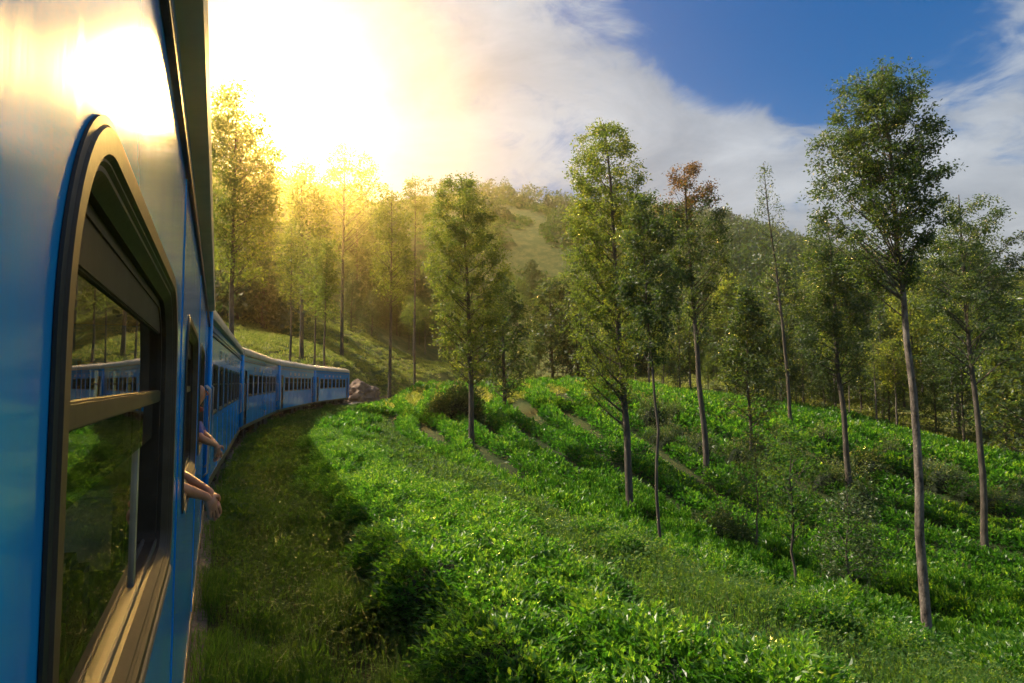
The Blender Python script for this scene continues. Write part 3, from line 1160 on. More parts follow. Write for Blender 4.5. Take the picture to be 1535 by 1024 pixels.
make_person('person in a pink shirt resting clasped hands over the sill of the second window',
            (-.66, 4.95, 1.98), (-.46, 4.90, 2.36), (-.38, 4.88, 2.56), (-.34, 4.88, 2.74),
            [((-.44, 4.60, 2.44), (-.25, 4.40, 2.345), (-.045, 4.57, 2.235), (.30, .22, -.60), (-.4, .6, .0), 1),
             ((-.44, 5.10, 2.44), (-.24, 4.96, 2.345), (-.03, 4.74, 2.24), (.28, -.16, -.65), (-.6, -.3, .0), -1)],
            'shirt_pink', .95, 1.25)
make_person('person in a blue shirt and red scarf leaning out of the third window',
            (-.55, 8.25, 2.05), (-.32, 8.27, 2.42), (-.24, 8.30, 2.64), (-.20, 8.32, 2.82),
            [((-.24, 8.14, 2.46), (-.15, 7.92, 2.34), (.00, 8.06, 2.25), (.15, .20, -.6), (-.3, .7, .2), 1),
             ((-.24, 8.50, 2.46), (-.12, 8.44, 2.34), (.01, 8.18, 2.24), (.10, -.15, -.7), (-.6, -.2, .1), -1)],
            'shirt_blue', .9, 1.25, scarf=True)

# ------------------------------------------------------------------ leaves
def leaf_quads(P, D, Up, size, aspect=.42, fold=.25):
    """rhombic leaves: base P, direction D (unit), approximate face normal Up; size (n,)"""
    D = D / np.linalg.norm(D, axis=1, keepdims=True)
    S = np.cross(D, Up)
    S /= np.linalg.norm(S, axis=1, keepdims=True) + 1e-6
    Nn = np.cross(S, D)
    sz = size[:, None]
    a = P
    b = P + D * sz * .45 + S * sz * aspect * .5 + Nn * sz * fold * .25
    c = P + D * sz
    d = P + D * sz * .45 - S * sz * aspect * .5 + Nn * sz * fold * .25
    V = np.stack([a, b, c, d], 1).reshape(-1, 3)
    i = np.arange(len(P)) * 4
    F = np.stack([np.stack([i, i + 1, i + 2], 1), np.stack([i, i + 2, i + 3], 1)], 1).reshape(-1, 3)
    return V, F


def unit(n, r=rng):
    v = r.normal(size=(n, 3))
    return v / np.linalg.norm(v, axis=1, keepdims=True)


# ------------------------------------------------------------------ trees
def tube_np(pts, rads, n):
    pts = np.asarray(pts)
    k = len(pts)
    d = np.gradient(pts, axis=0)
    d /= np.linalg.norm(d, axis=1, keepdims=True) + 1e-9
    ref = np.where(np.abs(d[:, 2:3]) > .9, np.array([[1., 0, 0]]), np.array([[0, 0, 1.]]))
    a = np.cross(d, ref)
    a /= np.linalg.norm(a, axis=1, keepdims=True)
    b = np.cross(d, a)
    t = np.arange(n) * 2 * pi / n
    V = pts[:, None] + (a[:, None] * np.cos(t)[None, :, None] + b[:, None] * np.sin(t)[None, :, None]) * np.asarray(rads)[:, None, None]
    i = np.arange(k - 1)[:, None] * n + np.arange(n)[None]
    j = np.arange(k - 1)[:, None] * n + (np.arange(n)[None] + 1) % n
    F = np.stack([i, j, j + n, i + n], -1).reshape(-1, 4)
    return V.reshape(-1, 3), F


class Tube:
    def __init__(s):
        s.V, s.F, s.n = [], [], 0

    def add(s, pts, rads, n):
        V, F = tube_np(pts, rads, n)
        s.V.append(V)
        s.F.append(F + s.n)
        s.n += len(V)

    def mesh(s, name, mat):
        return np_mesh(name, np.concatenate(s.V), np.concatenate(s.F), mat, smooth=True)


def tree_meshes(H, trunk_top, r0, prof, limbs=34, leaves=6000, lsize=.22, clump=.55, seed=0, right=(1, 0), gap=.25, droop=.0, leaf='oak', bark='bark',
                twigs=3, fill=1.2, bend=.4, taper=.12, asc=.6, top_leaf=None):
    """trunk from the origin to trunk_top (x,y offset, H); prof: rows (h, centre offset along `right`, radius). Returns (trunk mesh, crown mesh)"""
    r = np.random.default_rng(seed)
    R3 = np.array([right[0], right[1], 0.0])
    B3 = np.array([-right[1], right[0], 0.0])
    prof = sorted(prof)
    ph = np.array([p[0] for p in prof])
    pc = np.array([p[1] for p in prof])
    pr = np.array([p[2] for p in prof])
    T = Tube()
    hs = np.linspace(0, 1, 14)
    wob = np.cumsum(r.normal(size=(14, 2)), axis=0)
    wob -= np.outer(hs, wob[-1])
    tp = np.stack([trunk_top[0] * (hs ** 1.15) + wob[:, 0] * bend * .1, trunk_top[1] * (hs ** 1.15) + wob[:, 1] * bend * .1, H * hs], 1)
    tr = r0 * (taper + (1 - taper) * (1 - hs) ** .8)
    tr[0] *= 1.2
    T.add(tp, tr, 9)

    def trunk_at(h):
        return np.array([np.interp(h, tp[:, 2], tp[:, i]) for i in range(3)])
    clumps, cw = [], []
    h0, h1 = ph[0], ph[-1]
    for i in range(limbs):
        u = (i + r.random() * .8) / limbs
        h = h0 + (h1 - h0) * u ** .9
        az = i * 2.39996 + r.normal() * .35
        rad = np.interp(h, ph, pr)
        cen = np.interp(h, ph, pc)
        if rad < .05:
            continue
        k = r.uniform(.72, 1.05)
        tip = np.array([0, 0, h]) + R3 * (cen + rad * k * cos(az)) + B3 * (rad * k * sin(az) + trunk_at(h) @ B3)
        ln = np.hypot(*(tip - trunk_at(h))[:2])
        st = trunk_at(max(h - ln * asc * r.uniform(.8, 1.25) - .1, H * .08))
        mid = (st + tip) / 2 + np.array([0, 0, -ln * .10 + droop * ln * .5]) + r.normal(size=3) * ln * .05
        t = np.linspace(0, 1, 6)[:, None]
        path = st * (1 - t) ** 2 + 2 * mid * t * (1 - t) + tip * t ** 2
        path[-1, 2] -= droop * ln * .3
        br = max(np.interp(st[2], tp[:, 2], tr) * .42, .012) * r.uniform(.7, 1.1)
        T.add(path, br * np.linspace(1, .25, 6), 5)
        if r.random() < gap * .45:
            clumps.append(tip)
            cw.append(.4)
            continue
        for q in (.6, .8, .95, 1.0):
            clumps.append(np.array([np.interp(q, t[:, 0], path[:, j]) for j in range(3)]) + r.normal(size=3) * clump * .3)
            cw.append(.5 + q * .7)
        for _ in range(twigs):
            q = r.uniform(.35, .95)
            p = np.array([np.interp(q, t[:, 0], path[:, j]) for j in range(3)])
            d = unit(1, r)[0] * np.array([1, 1, .6]) + np.array([0, 0, .25 - droop])
            e = p + d * ln * r.uniform(.2, .42)
            T.add(np.stack([p, (p + e) / 2 + r.normal(size=3) * .05, e]), br * np.array([.4, .28, .12]), 4)
            clumps += [e, (e + p) / 2 + r.normal(size=3) * clump * .3]
            cw += [1.0, .6]
    # sprays on the outline that follow the same profile
    for i in range(int(limbs * fill)):
        h = h0 + (h1 - h0) * r.random() ** .8
        rad, cen, az = np.interp(h, ph, pr), np.interp(h, ph, pc), r.uniform(0, 2 * pi)
        k = r.uniform(.7, 1.0)
        clumps.append(np.array([0, 0, h]) + R3 * (cen + rad * k * cos(az)) + B3 * (rad * k * sin(az) + trunk_at(h) @ B3))
        cw.append(.8)
    clumps = np.array(clumps)
    cw = np.array(cw) * r.uniform(.4, 1.5, len(cw)) * (.35 + .65 * smooth(0, .4, (clumps[:, 2] - h0) / (h1 - h0))) * (1 - .45 * smooth(.72, .95, (clumps[:, 2] - h0) / (h1 - h0)))
    n_ = leaves
    which = r.choice(len(clumps), n_, p=cw / cw.sum())
    cs = (clump * r.uniform(.55, 1.25, len(clumps)))[which][:, None]
    off = np.clip(r.normal(size=(n_, 3)), -1.5, 1.5) * cs * np.array([.62, .62, .42])
    P = clumps[which] + off
    D = unit(n_, r) * np.array([1, 1, .7]) + off / (cs + .01) * .5 + np.array([0, 0, -.25 - droop])
    U = unit(n_, r) + np.array([0, 0, .8])
    sz = lsize * r.uniform(.6, 1.3, n_)
    V, F = leaf_quads(P, D, U, sz, .45)
    ct = r.uniform(0, 1, len(clumps))
    tint = np.clip(ct[which] * .55 + r.uniform(0, .5, n_), 0, 1)
    mats, mi = [M[leaf]], None
    if top_leaf:
        mats.append(M[top_leaf[0]])
        sel = r.random(n_) < smooth(top_leaf[1], top_leaf[2], P[:, 2])
        mi = np.repeat(sel.astype(int), 2)
    crown = np_mesh('crown', V, F, mats, tint=np.repeat(tint, 4), mi=mi)
    return T.mesh('trunk', M[bark]), crown


def px_tree(name, label, cat, base, zc, top, prof, group=None, tw=12, **kw):
    """a tree from its photo outline: base and top pixel, depth, crown rows (py, x left, x right)"""
    k = zc / FPX
    x, y = at(base[0], zc)
    z = tz(x, y) - .15
    # base row of the photo at this depth
    ztop = HC + (573 - top[1]) * k
    H = ztop - z
    dx = (top[0] - base[0]) * k + (base[1] - top[1]) * k * 0.0
    tt = (dx * CA, -dx * SA)
    rows = []
    for (py, xl, xr) in prof:
        h = HC + (573 - py) * k - z
        rows.append((h, ((xl + xr) / 2 - base[0]) * k, (xr - xl) / 2 * k))
    tm, cm = tree_meshes(H, tt, tw * .40 * k, rows, right=(CA, -SA), **kw)
    root = empty(name, (x, y, z))
    tag(root, label, cat, group)
    link('trunk', tm, root)
    link('crown', cm, root)
    return root


px_tree('tall_tree', 'tallest dark green tree with one leaning pale trunk that reaches the blue sky', 'tree', (1378, 945), 13.2, (1338, 88),
        [(86, 1325, 1360), (105, 1282, 1395), (140, 1262, 1402), (180, 1244, 1410), (215, 1240, 1425), (260, 1236, 1392), (282, 1240, 1440), (330, 1255, 1410), (380, 1275, 1385), (420, 1310, 1375)],
        tw=19, limbs=80, leaves=38000, lsize=.072, clump=.17, seed=11, leaf='oak_dark', bark='bark_pale', gap=.35, asc=.9, twigs=4, fill=.5)
px_tree('spreading_tree', 'tree at the right edge with wide drooping branches reaching past the frame', 'tree', (1466, 792), 31, (1448, 288),
        [(288, 1425, 1470), (305, 1395, 1500), (340, 1375, 1535), (390, 1370, 1560), (430, 1385, 1520), (480, 1395, 1510), (540, 1410, 1500)],
        tw=13, limbs=44, leaves=20000, lsize=.135, clump=.34, seed=12, leaf='oak_dark', gap=.45, droop=.3, asc=.8, fill=.4)
px_tree('silver_oak_tree', 'tall full columnar silver oak whose golden left edge rises above the ridge', 'tree', (938, 748), 28, (908, 176),
        [(174, 895, 920), (195, 868, 945), (235, 856, 958), (290, 850, 968), (350, 846, 975), (420, 844, 978), (490, 846, 968), (550, 862, 955), (600, 885, 940)],
        tw=15, limbs=70, leaves=42000, lsize=.125, clump=.30, seed=13, gap=.12, asc=.8, fill=3.5)
px_tree('slim_tree', 'slim tree with a very thin trunk and dark crown right of the golden columnar oak', 'tree', (986, 848), 19, (966, 285),
        [(285, 955, 980), (320, 935, 1005), (380, 925, 1022), (440, 928, 1020), (490, 935, 1005), (540, 945, 990)],
        tw=7, limbs=30, leaves=14000, lsize=.105, clump=.26, seed=14, leaf='oak_dark', gap=.2)
px_tree('rusty_tree', 'tree with a rusty brown top and bare branches lower on its trunk', 'tree', (1057, 702), 40, (1030, 245),
        [(244, 1015, 1045), (262, 998, 1065), (300, 990, 1082), (345, 995, 1098), (385, 1012, 1104), (430, 1022, 1085), (500, 1030, 1065)],
        tw=12, limbs=40, leaves=16000, lsize=.17, clump=.40, seed=15, gap=.4, leaf='oak_dark', top_leaf=('oak_rust', 15.5, 18.5), asc=.9)
px_tree('bare_tree', 'thin nearly leafless spire of a tree with short upswept twigs', 'tree', (1184, 640), 54, (1152, 238),
        [(240, 1150, 1156), (265, 1142, 1166), (310, 1137, 1180), (360, 1136, 1186), (420, 1142, 1184), (480, 1152, 1182)],
        tw=7, limbs=46, leaves=1500, lsize=.2, clump=.32, seed=16, leaf='shrub', bark='bark', gap=.5, twigs=4, asc=.9)
px_tree('rounded_tree', 'dark rounded tree with long bare trunk between the bare spire and the tallest tree', 'tree', (1266, 742), 40, (1246, 336),
        [(335, 1235, 1260), (352, 1212, 1285), (400, 1200, 1300), (460, 1200, 1302), (520, 1208, 1296), (560, 1225, 1285)],
        tw=12, limbs=44, leaves=20000, lsize=.18, clump=.42, seed=17, gap=.12, leaf='oak_dark')
px_tree('conical_tree', 'young dark conical tree in front of the forest below the bare spire', 'tree', (1122, 690), 46, (1118, 432),
        [(432, 1112, 1124), (460, 1097, 1140), (510, 1085, 1155), (570, 1078, 1165), (620, 1084, 1160)],
        tw=7, limbs=46, leaves=8500, lsize=.26, clump=.5, seed=18, gap=.05, leaf='oak_dark')
px_tree('silver_oak_tree', 'broad golden silver oak alone on the bowl edge left of centre, trunk bare below', 'tree', (708, 668), 41, (690, 262),
        [(262, 672, 705), (285, 650, 725), (330, 638, 745), (390, 634, 757), (450, 640, 762), (510, 655, 750), (560, 675, 735)],
        tw=11, limbs=70, leaves=42000, lsize=.16, clump=.38, seed=19, gap=.10, asc=.8, fill=3.5)
px_tree('small_oak_tree', 'smaller dark tree just right of the broad golden oak', 'tree', (756, 630), 58, (752, 415),
        [(415, 745, 760), (440, 730, 778), (490, 722, 795), (550, 724, 794), (590, 735, 780)],
        tw=8, limbs=40, leaves=6500, lsize=.3, clump=.55, seed=20, gap=.1, leaf='oak_dark')

# saplings in the bowl
px_tree('sapling', 'thin sapling with light leafy crown standing behind the grassy bank edge, taller of the two', 'sapling', (1182, 912), 12, (1178, 640),
        [(640, 1165, 1190), (665, 1145, 1222), (700, 1138, 1236), (750, 1150, 1228), (795, 1162, 1205)],
        tw=7, limbs=26, leaves=2200, lsize=.075, clump=.14, seed=31, leaf='weed', gap=.3, bark='bark')
px_tree('sapling', 'shorter pale leafy sapling between the thin sapling and the tallest tree trunk', 'sapling', (1264, 908), 14.5, (1262, 726),
        [(726, 1250, 1275), (750, 1228, 1300), (800, 1212, 1314), (850, 1218, 1310), (880, 1235, 1290)],
        tw=7, limbs=30, leaves=2800, lsize=.09, clump=.18, seed=32, leaf='shrub', gap=.3, bark='bark')
px_tree('sapling', 'spindly young tree of thin upright twigs among the grey shrubs below the bare spire', 'sapling', (1130, 790), 26, (1128, 640),
        [(640, 1120, 1135), (670, 1102, 1155), (720, 1098, 1160), (760, 1108, 1150)],
        tw=4, limbs=24, leaves=1500, lsize=.14, clump=.25, seed=33, leaf='shrub', gap=.35, bark='bark')

# trees on the slope above the train
px_tree('towering_tree', 'towering tree at the train roof edge, its crown glowing in front of the sun', 'tree', (348, 492), 58, (344, 118),
        [(118, 330, 362), (135, 315, 385), (170, 306, 402), (220, 304, 414), (270, 308, 416), (310, 310, 405), (360, 308, 400), (410, 315, 392)],
        tw=11, limbs=66, leaves=20000, lsize=.33, clump=.8, seed=41, gap=.1, asc=.7, fill=3.5)
px_tree('airy_tree', 'airy open crowned tree on the skyline in the golden glow, widest of the skyline trees', 'tree', (512, 440), 125, (512, 214),
        [(214, 500, 530), (235, 482, 552), (265, 472, 575), (295, 474, 600), (320, 490, 560)],
        tw=7, limbs=34, leaves=3600, lsize=.55, clump=.95, seed=42, gap=.55, asc=.9)
px_tree('airy_tree', 'small sparse crowned tree on the skyline just left of the broad golden oak', 'tree', (622, 440), 135, (620, 262),
        [(262, 610, 628), (280, 600, 640), (305, 598, 643), (330, 605, 636)],
        tw=5, limbs=24, leaves=1900, lsize=.5, clump=.9, seed=43, gap=.4, asc=.9)
px_tree('golden_tree', 'slim full tree glowing gold between the glowing wood and the broad golden oak', 'tree', (584, 502), 96, (584, 286),
        [(286, 574, 594), (310, 556, 612), (350, 546, 624), (400, 552, 620), (450, 562, 608)],
        tw=7, limbs=46, leaves=6500, lsize=.42, clump=.85, seed=44, gap=.2, asc=.9)
px_tree('pointed_tree', 'dense pointed tree in the brightest glow just right of the towering tree', 'tree', (452, 470), 104, (446, 236),
        [(236, 440, 452), (255, 430, 470), (290, 422, 486), (340, 416, 500), (400, 420, 496)],
        tw=8, limbs=46, leaves=6500, lsize=.5, clump=1.0, seed=45, gap=.1)
for k, (bx, by, zc, ty, hw) in enumerate(((433, 522, 88, 400, 22), (472, 538, 84, 415, 20), (487, 545, 80, 420, 16))):
    px_tree('slope_tree', ('leftmost of three thin trunked trees on the bright slope above the last coaches',
                           'middle one of three thin trunked trees on the bright slope above the last coaches',
                           'rightmost of three thin trunked trees on the bright slope above the last coaches')[k], 'tree', (bx, by), zc, (bx, ty - 60),
            [(ty - 60, bx - 4, bx + 6), (ty - 20, bx - hw, bx + hw), (ty + 30, bx - hw * .9, bx + hw), (ty + 55, bx - hw * .6, bx + hw * .6)],
            group='thin trees on the bright slope', tw=5, limbs=30, leaves=2600, lsize=.4, clump=.7, seed=50 + k, gap=.25)

# ------------------------------------------------------------------ forest trees: a few kinds, each copied
FV = []
for k, (prof, leaf, bark, n, ls) in enumerate((
        ([(5, 0, 1.2), (8, .2, 2.5), (11, 0, 2.4), (14, -.1, 1.6), (16, 0, .3)], 'oak', 'bark', 3400, .42),
        ([(2.5, 0, 1.6), (6, .1, 2.7), (10, 0, 2.5), (14, 0, 1.3), (16, 0, .2)], 'oak_dark', 'bark', 3800, .42),
        ([(7, 0, 1.2), (10, -.3, 3.0), (13, .3, 3.2), (15, 0, 2.0), (16, 0, .6)], 'oak', 'bark_pale', 3000, .42),
        ([(1.5, 0, 2.2), (5, 0, 2.9), (9, .2, 2.6), (13, 0, 1.8), (16, 0, .4)], 'shrub', 'bark', 3600, .44),
        ([(9, 0, .8), (11, 0, 1.5), (13, .1, 1.6), (15, 0, 1.0), (16, 0, .3)], 'oak', 'bark_pale', 1500, .36),
        ([(1.2, 0, 3.0), (4, .4, 4.2), (8, 0, 4.4), (12, -.3, 3.4), (15, 0, 1.6), (16, 0, .5)], 'oak_dark', 'bark', 5200, .5))):
    FV.append(tree_meshes(16, (random.uniform(-.4, .4), random.uniform(-.4, .4)), .20, prof, limbs=36, leaves=n, lsize=ls, clump=.75, seed=60 + k,
                          leaf=leaf, bark=bark, gap=.2, twigs=2))
KIND = ('leafy oak tree with bare lower trunk', 'dense dark tree leafy to the ground', 'flat topped pale trunked tree', 'pale grey green bushy tree',
        'thin pole like tree with small crown', 'big wide dark tree')


def forest_tree(v, x, y, h, where, group):
    root = empty('forest_tree', (x, y, tz(x, y) - .2), random.uniform(0, 6.28))
    s = h / 16
    root.scale = (s * random.uniform(.85, 1.2), s * random.uniform(.85, 1.2), s)
    tag(root, KIND[v] + ' ' + where, 'tree', group)
    for nm, me in zip(('trunk', 'crown'), FV[v]):
        link(nm, me, root)


frnd = random.Random(5)
# the wood in the glow on the slope above the train
for k in range(84):
    px = frnd.uniform(312, 570)
    zc = frnd.uniform(128, 165) if px < 400 else frnd.uniform(222, 262)
    x, y = at(px, zc)
    o, s = track_os(x, y)
    if o > -9:
        continue
    g = tz(x, y)
    ty = 300 + 40 * ((px - 420) / 150) ** 2 + frnd.uniform(-12, 70)
    h = HC + (573 - ty) * zc / FPX - g
    if h > 5:
        forest_tree(frnd.choice((0, 1, 1, 3, 5, 0)), x, y, h, 'in the glowing wood above the train', 'trees of the glowing wood above the train')
# forest edge behind the tea field, and second tier up the hill
for tier, (n, z0_, z1_, t0, t1) in enumerate(((105, 80, 115, 455, 550), (115, 118, 190, 385, 490))):
    for k in range(n):
        px = frnd.uniform(560 if tier else 640, 1640)
        zc = frnd.uniform(z0_, z1_) * (1.0 if px < 1150 else .86)
        if tier and px < 820:
            zc = frnd.uniform(215, 245)
        if tier == 0 and px < 900:
            zc += 38
            if px < 760 or frnd.random() < .5:
                continue
        x, y = at(px, zc)
        o, s = track_os(x, y)
        if o > -6 and o < 6 and s < 210:
            continue
        g = tz(x, y)
        ty = frnd.uniform(t0, t1) - (30 if px > 1300 else 0) + (20 if px < 800 else 0)
        h = HC + (573 - ty) * zc / FPX - g
        if h < 4:
            h = frnd.uniform(4, 7)
        forest_tree(frnd.choice((0, 1, 1, 2, 3, 4, 4, 5) if tier == 0 else (0, 1, 5, 3, 5)), x, y, min(h, 26),
                    'at the forest foot behind the tea' if tier == 0 else 'part way up the forested hill',
                    'trees at the forest foot' if tier == 0 else 'trees part way up the hill')
# belt of short trees along the top of the sunny slope
for k in range(64):
    px = frnd.uniform(425, 880)
    zc = frnd.uniform(172, 225)
    x, y = at(px, zc)
    o, s = track_os(x, y)
    if -8 < o < 6:
        continue
    h = HC + (573 - frnd.uniform(375, 450)) * zc / FPX - tz(x, y)
    forest_tree(frnd.choice((0, 1, 3, 3, 2, 5)), x, y, min(max(h, 7), 17), 'in the belt above the sunny slope', 'trees of the belt above the sunny slope')
# tall trees standing deeper in the glowing wood
for k in range(30):
    px = frnd.uniform(415, 575)
    zc = frnd.uniform(200, 228)
    x, y = at(px, zc)
    h = HC + (573 - frnd.uniform(285, 390)) * zc / FPX - tz(x, y)
    if h > 6:
        forest_tree(frnd.choice((0, 1, 3, 5, 0)), x, y, min(h, 30), 'deep in the glowing wood', 'trees deep in the glowing wood')
# darker close trees at the right edge
for (px, zc, ty, v) in ((1500, 58, 470, 1), (1545, 52, 440, 5), (1440, 66, 500, 1), (1590, 60, 420, 5), (1400, 70, 520, 3), (1330, 72, 525, 1), (1525, 70, 430, 5), (1475, 80, 445, 1)):
    x, y = at(px, zc)
    forest_tree(v, x, y, HC + (573 - ty) * zc / FPX - tz(x, y), 'crowding the right edge behind the spreading tree', 'dark trees at the right edge')

# far wood on the hills: too many to count
def far_wood():
    n = 12000
    r = np.random.default_rng(3)
    px = r.uniform(150, 1750, n)
    zc = r.uniform(125, 430, n)
    xc = (px - 767.5) / FPX * zc
    x, y = xc * CA + zc * SA, zc * CA - xc * SA
    dens = .20 + .80 * smooth(790, 940, px) + .7 * (1 - smooth(480, 600, px))
    patch = vnoise(x / 28, y / 28, 9)
    keep = (r.random(n) < dens) & ((patch > .38) | (px > 1000))
    o, s = track_os(x, y)
    keep &= ~((np.abs(o) < 8) & (s < 230)) & ~((px > 440) & (px < 860) & (zc < 225))
    x, y = x[keep], y[keep]
    z = terrain(x, y)
    m = len(x)
    K = 52
    rad = r.uniform(1.8, 4.4, m)
    hgt = rad * r.uniform(1.1, 1.9, m)
    ctr = np.stack([x, y, z + hgt * .85], 1)
    u = unit(m * K, r)
    u[:, 2] = np.abs(u[:, 2]) * 1.0 - .25
    idx = np.repeat(np.arange(m), K)
    P = ctr[idx] + u * np.stack([rad, rad, hgt], 1)[idx] * r.uniform(.6, 1.05, (m * K, 1))
    V, F = leaf_quads(P, unit(m * K, r), unit(m * K, r) + u, r.uniform(.7, 1.6, m * K), .7)
    tint = np.clip(r.uniform(0, .7, m)[idx] + r.uniform(0, .4, m * K), 0, 1)
    me = np_mesh('far_wood', V, F, M['oak_dark'], tint=np.repeat(tint, 4))
    tag(link('far_wood', me), 'dark wood covering the far hillside behind all the trees', kind='stuff')


far_wood()


def hill_scrub():
    """low scrub that gives the open hill its rough skin"""
    r = np.random.default_rng(17)
    n = 9000
    px, zc = r.uniform(420, 1060, n), r.uniform(225, 440, n)
    xc = (px - 767.5) / FPX * zc
    x, y = xc * CA + zc * SA, zc * CA - xc * SA
    keep = vnoise(x / 16, y / 16, 23) + .25 * vnoise(x / 5, y / 5, 24) > .42
    x, y = x[keep], y[keep]
    z = terrain(x, y)
    m, K = len(x), 26
    idx = np.repeat(np.arange(m), K)
    rad = r.uniform(.8, 2.1, m)
    u = unit(m * K, r)
    u[:, 2] = np.abs(u[:, 2]) * .8
    P = np.stack([x, y, z], 1)[idx] + u * rad[idx][:, None] * r.uniform(.5, 1.05, (m * K, 1))
    V, F = leaf_quads(P, unit(m * K, r) + u, unit(m * K, r) + np.array([0, 0, .8]), r.uniform(.5, 1.1, m * K), .6)
    t = np.clip(r.uniform(0, .7, m)[idx] + r.uniform(0, .3, m * K), 0, 1)
    me = np_mesh('hill_scrub', V, F, M['weed'], tint=np.repeat(t, 4))
    tag(link('hill_scrub', me), 'low scrub over the open grassy hill in the middle distance', kind='stuff')


hill_scrub()

# ------------------------------------------------------------------ tea
def bush_mesh(name, n, rad, hgt, lsize, seed, leaf='tea', upright=.6, core=True, rag=.1):
    r = np.random.default_rng(seed)
    u = unit(n, r)
    u[:, 2] = np.abs(u[:, 2])
    # broad flat topped dome with lumps
    lump = 1 + rag * np.sin(u[:, 0] * 7 + seed) * np.sin(u[:, 1] * 6 + seed * 2) + rag * .8 * np.sin(u[:, 0] * 13 + 2 * seed) * np.sin(u[:, 1] * 15)
    sh = r.uniform(.62, 1.04, n) ** .6 * lump
    P = np.stack([u[:, 0] * rad * sh, u[:, 1] * rad * sh, hgt * (u[:, 2] ** .75) * sh], 1)
    out = u * np.array([1, 1, .5]) + np.array([0, 0, upright])
    D = out + r.normal(size=(n, 3)) * .55
    U = np.cross(np.cross(D, np.array([0, 0, 1.]) + r.normal(size=(n, 3)) * .4), D) + r.normal(size=(n, 3)) * .5
    sz = lsize * r.uniform(.55, 1.25, n)
    V, F = leaf_quads(P, D, U, sz, .42, .5)
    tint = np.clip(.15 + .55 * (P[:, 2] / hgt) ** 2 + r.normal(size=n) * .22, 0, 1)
    tint = np.repeat(tint, 4)
    mi = np.zeros(len(F))
    mats = [M[leaf]]
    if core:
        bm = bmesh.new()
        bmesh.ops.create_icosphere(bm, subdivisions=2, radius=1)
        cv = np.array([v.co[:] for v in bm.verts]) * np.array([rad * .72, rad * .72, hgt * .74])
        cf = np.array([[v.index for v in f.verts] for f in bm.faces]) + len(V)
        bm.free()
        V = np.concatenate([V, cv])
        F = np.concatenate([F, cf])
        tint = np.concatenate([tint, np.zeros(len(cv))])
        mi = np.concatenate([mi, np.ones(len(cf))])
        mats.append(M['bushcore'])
    return np_mesh(name, V, F, mats, tint=tint, mi=mi)


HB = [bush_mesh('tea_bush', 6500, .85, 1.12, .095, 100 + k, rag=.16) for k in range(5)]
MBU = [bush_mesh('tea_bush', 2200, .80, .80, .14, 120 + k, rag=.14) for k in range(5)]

spots = []          # x, y, scale, kind (0 hedge, 1 row)
brnd = random.Random(8)
for (o_, s0, s1, st, sc0) in ((4.75, -9.5, 80, .78, 1.0), (5.7, -9.3, 80, .82, .95), (6.5, -8, 60, 1.0, .70)):
    s = s0
    while s < s1:
        oo = o_ + 2.6 * float(smooth(18, 58, s)) + brnd.uniform(-.45, .30) + .35 * float(vnoise(np.array([s * .9]), np.array([o_]), 5)[0] - .5) + .35 * sin(s * .55) + (.25 if s > 15 else 0)
        p, a = track_pt(s, oo)
        if brnd.random() > (.06 if o_ < 6 else .25):
            spots.append((p.x, p.y, sc0 * brnd.uniform(.8, 1.12) * (1 - .3 * float(smooth(15, 40, s))), 0))
        s += st * brnd.uniform(.8, 1.2)

for _ in range(34):
    s = brnd.uniform(-7.5, 22)
    p, a = track_pt(s, brnd.uniform(7.0, 9.0))
    spots.append((p.x, p.y, brnd.uniform(.36, .58), 2))


def crest_zc(px):
    return np.interp(px, (560, 700, 770, 1000, 1200, 1400, 1535), (95, 80, 72, 63, 55, 47, 42))


row_o = 10.6
n_row = 0
wild = []
while row_o < 62:
    s = -12.0
    while s < 190:
        p, a = track_pt(s, row_o + brnd.uniform(-.16, .16) + .5 * sin(s * .21 + row_o))
        v = cam.matrix_basis.inverted() @ Vector((p.x, p.y, 1.0)) if False else None
        zc = p.x * SA + p.y * CA
        if zc > 4:
            px = 767.5 + FPX * (p.x * CA - p.y * SA) / zc
            cz = float(crest_zc(px))
            if 540 < px < 1600 and zc < cz + 22 and zc < 100:
                f = (zc - 33) / max(cz - 33, 4)
                if px > 930 and .25 < f < .82 and brnd.random() < .42:
                    if brnd.random() < .5:
                        wild.append((p.x, p.y, brnd.uniform(.7, 1.35)))
                elif brnd.random() > .025:
                    spots.append((p.x, p.y, brnd.uniform(.95, 1.28), 1))
        s += 1.12 * brnd.uniform(.85, 1.2) * (1 if zc < 60 else 1.25)
    row_o += 2.3 + (.3 if n_row % 5 == 4 else 0)
    n_row += 1

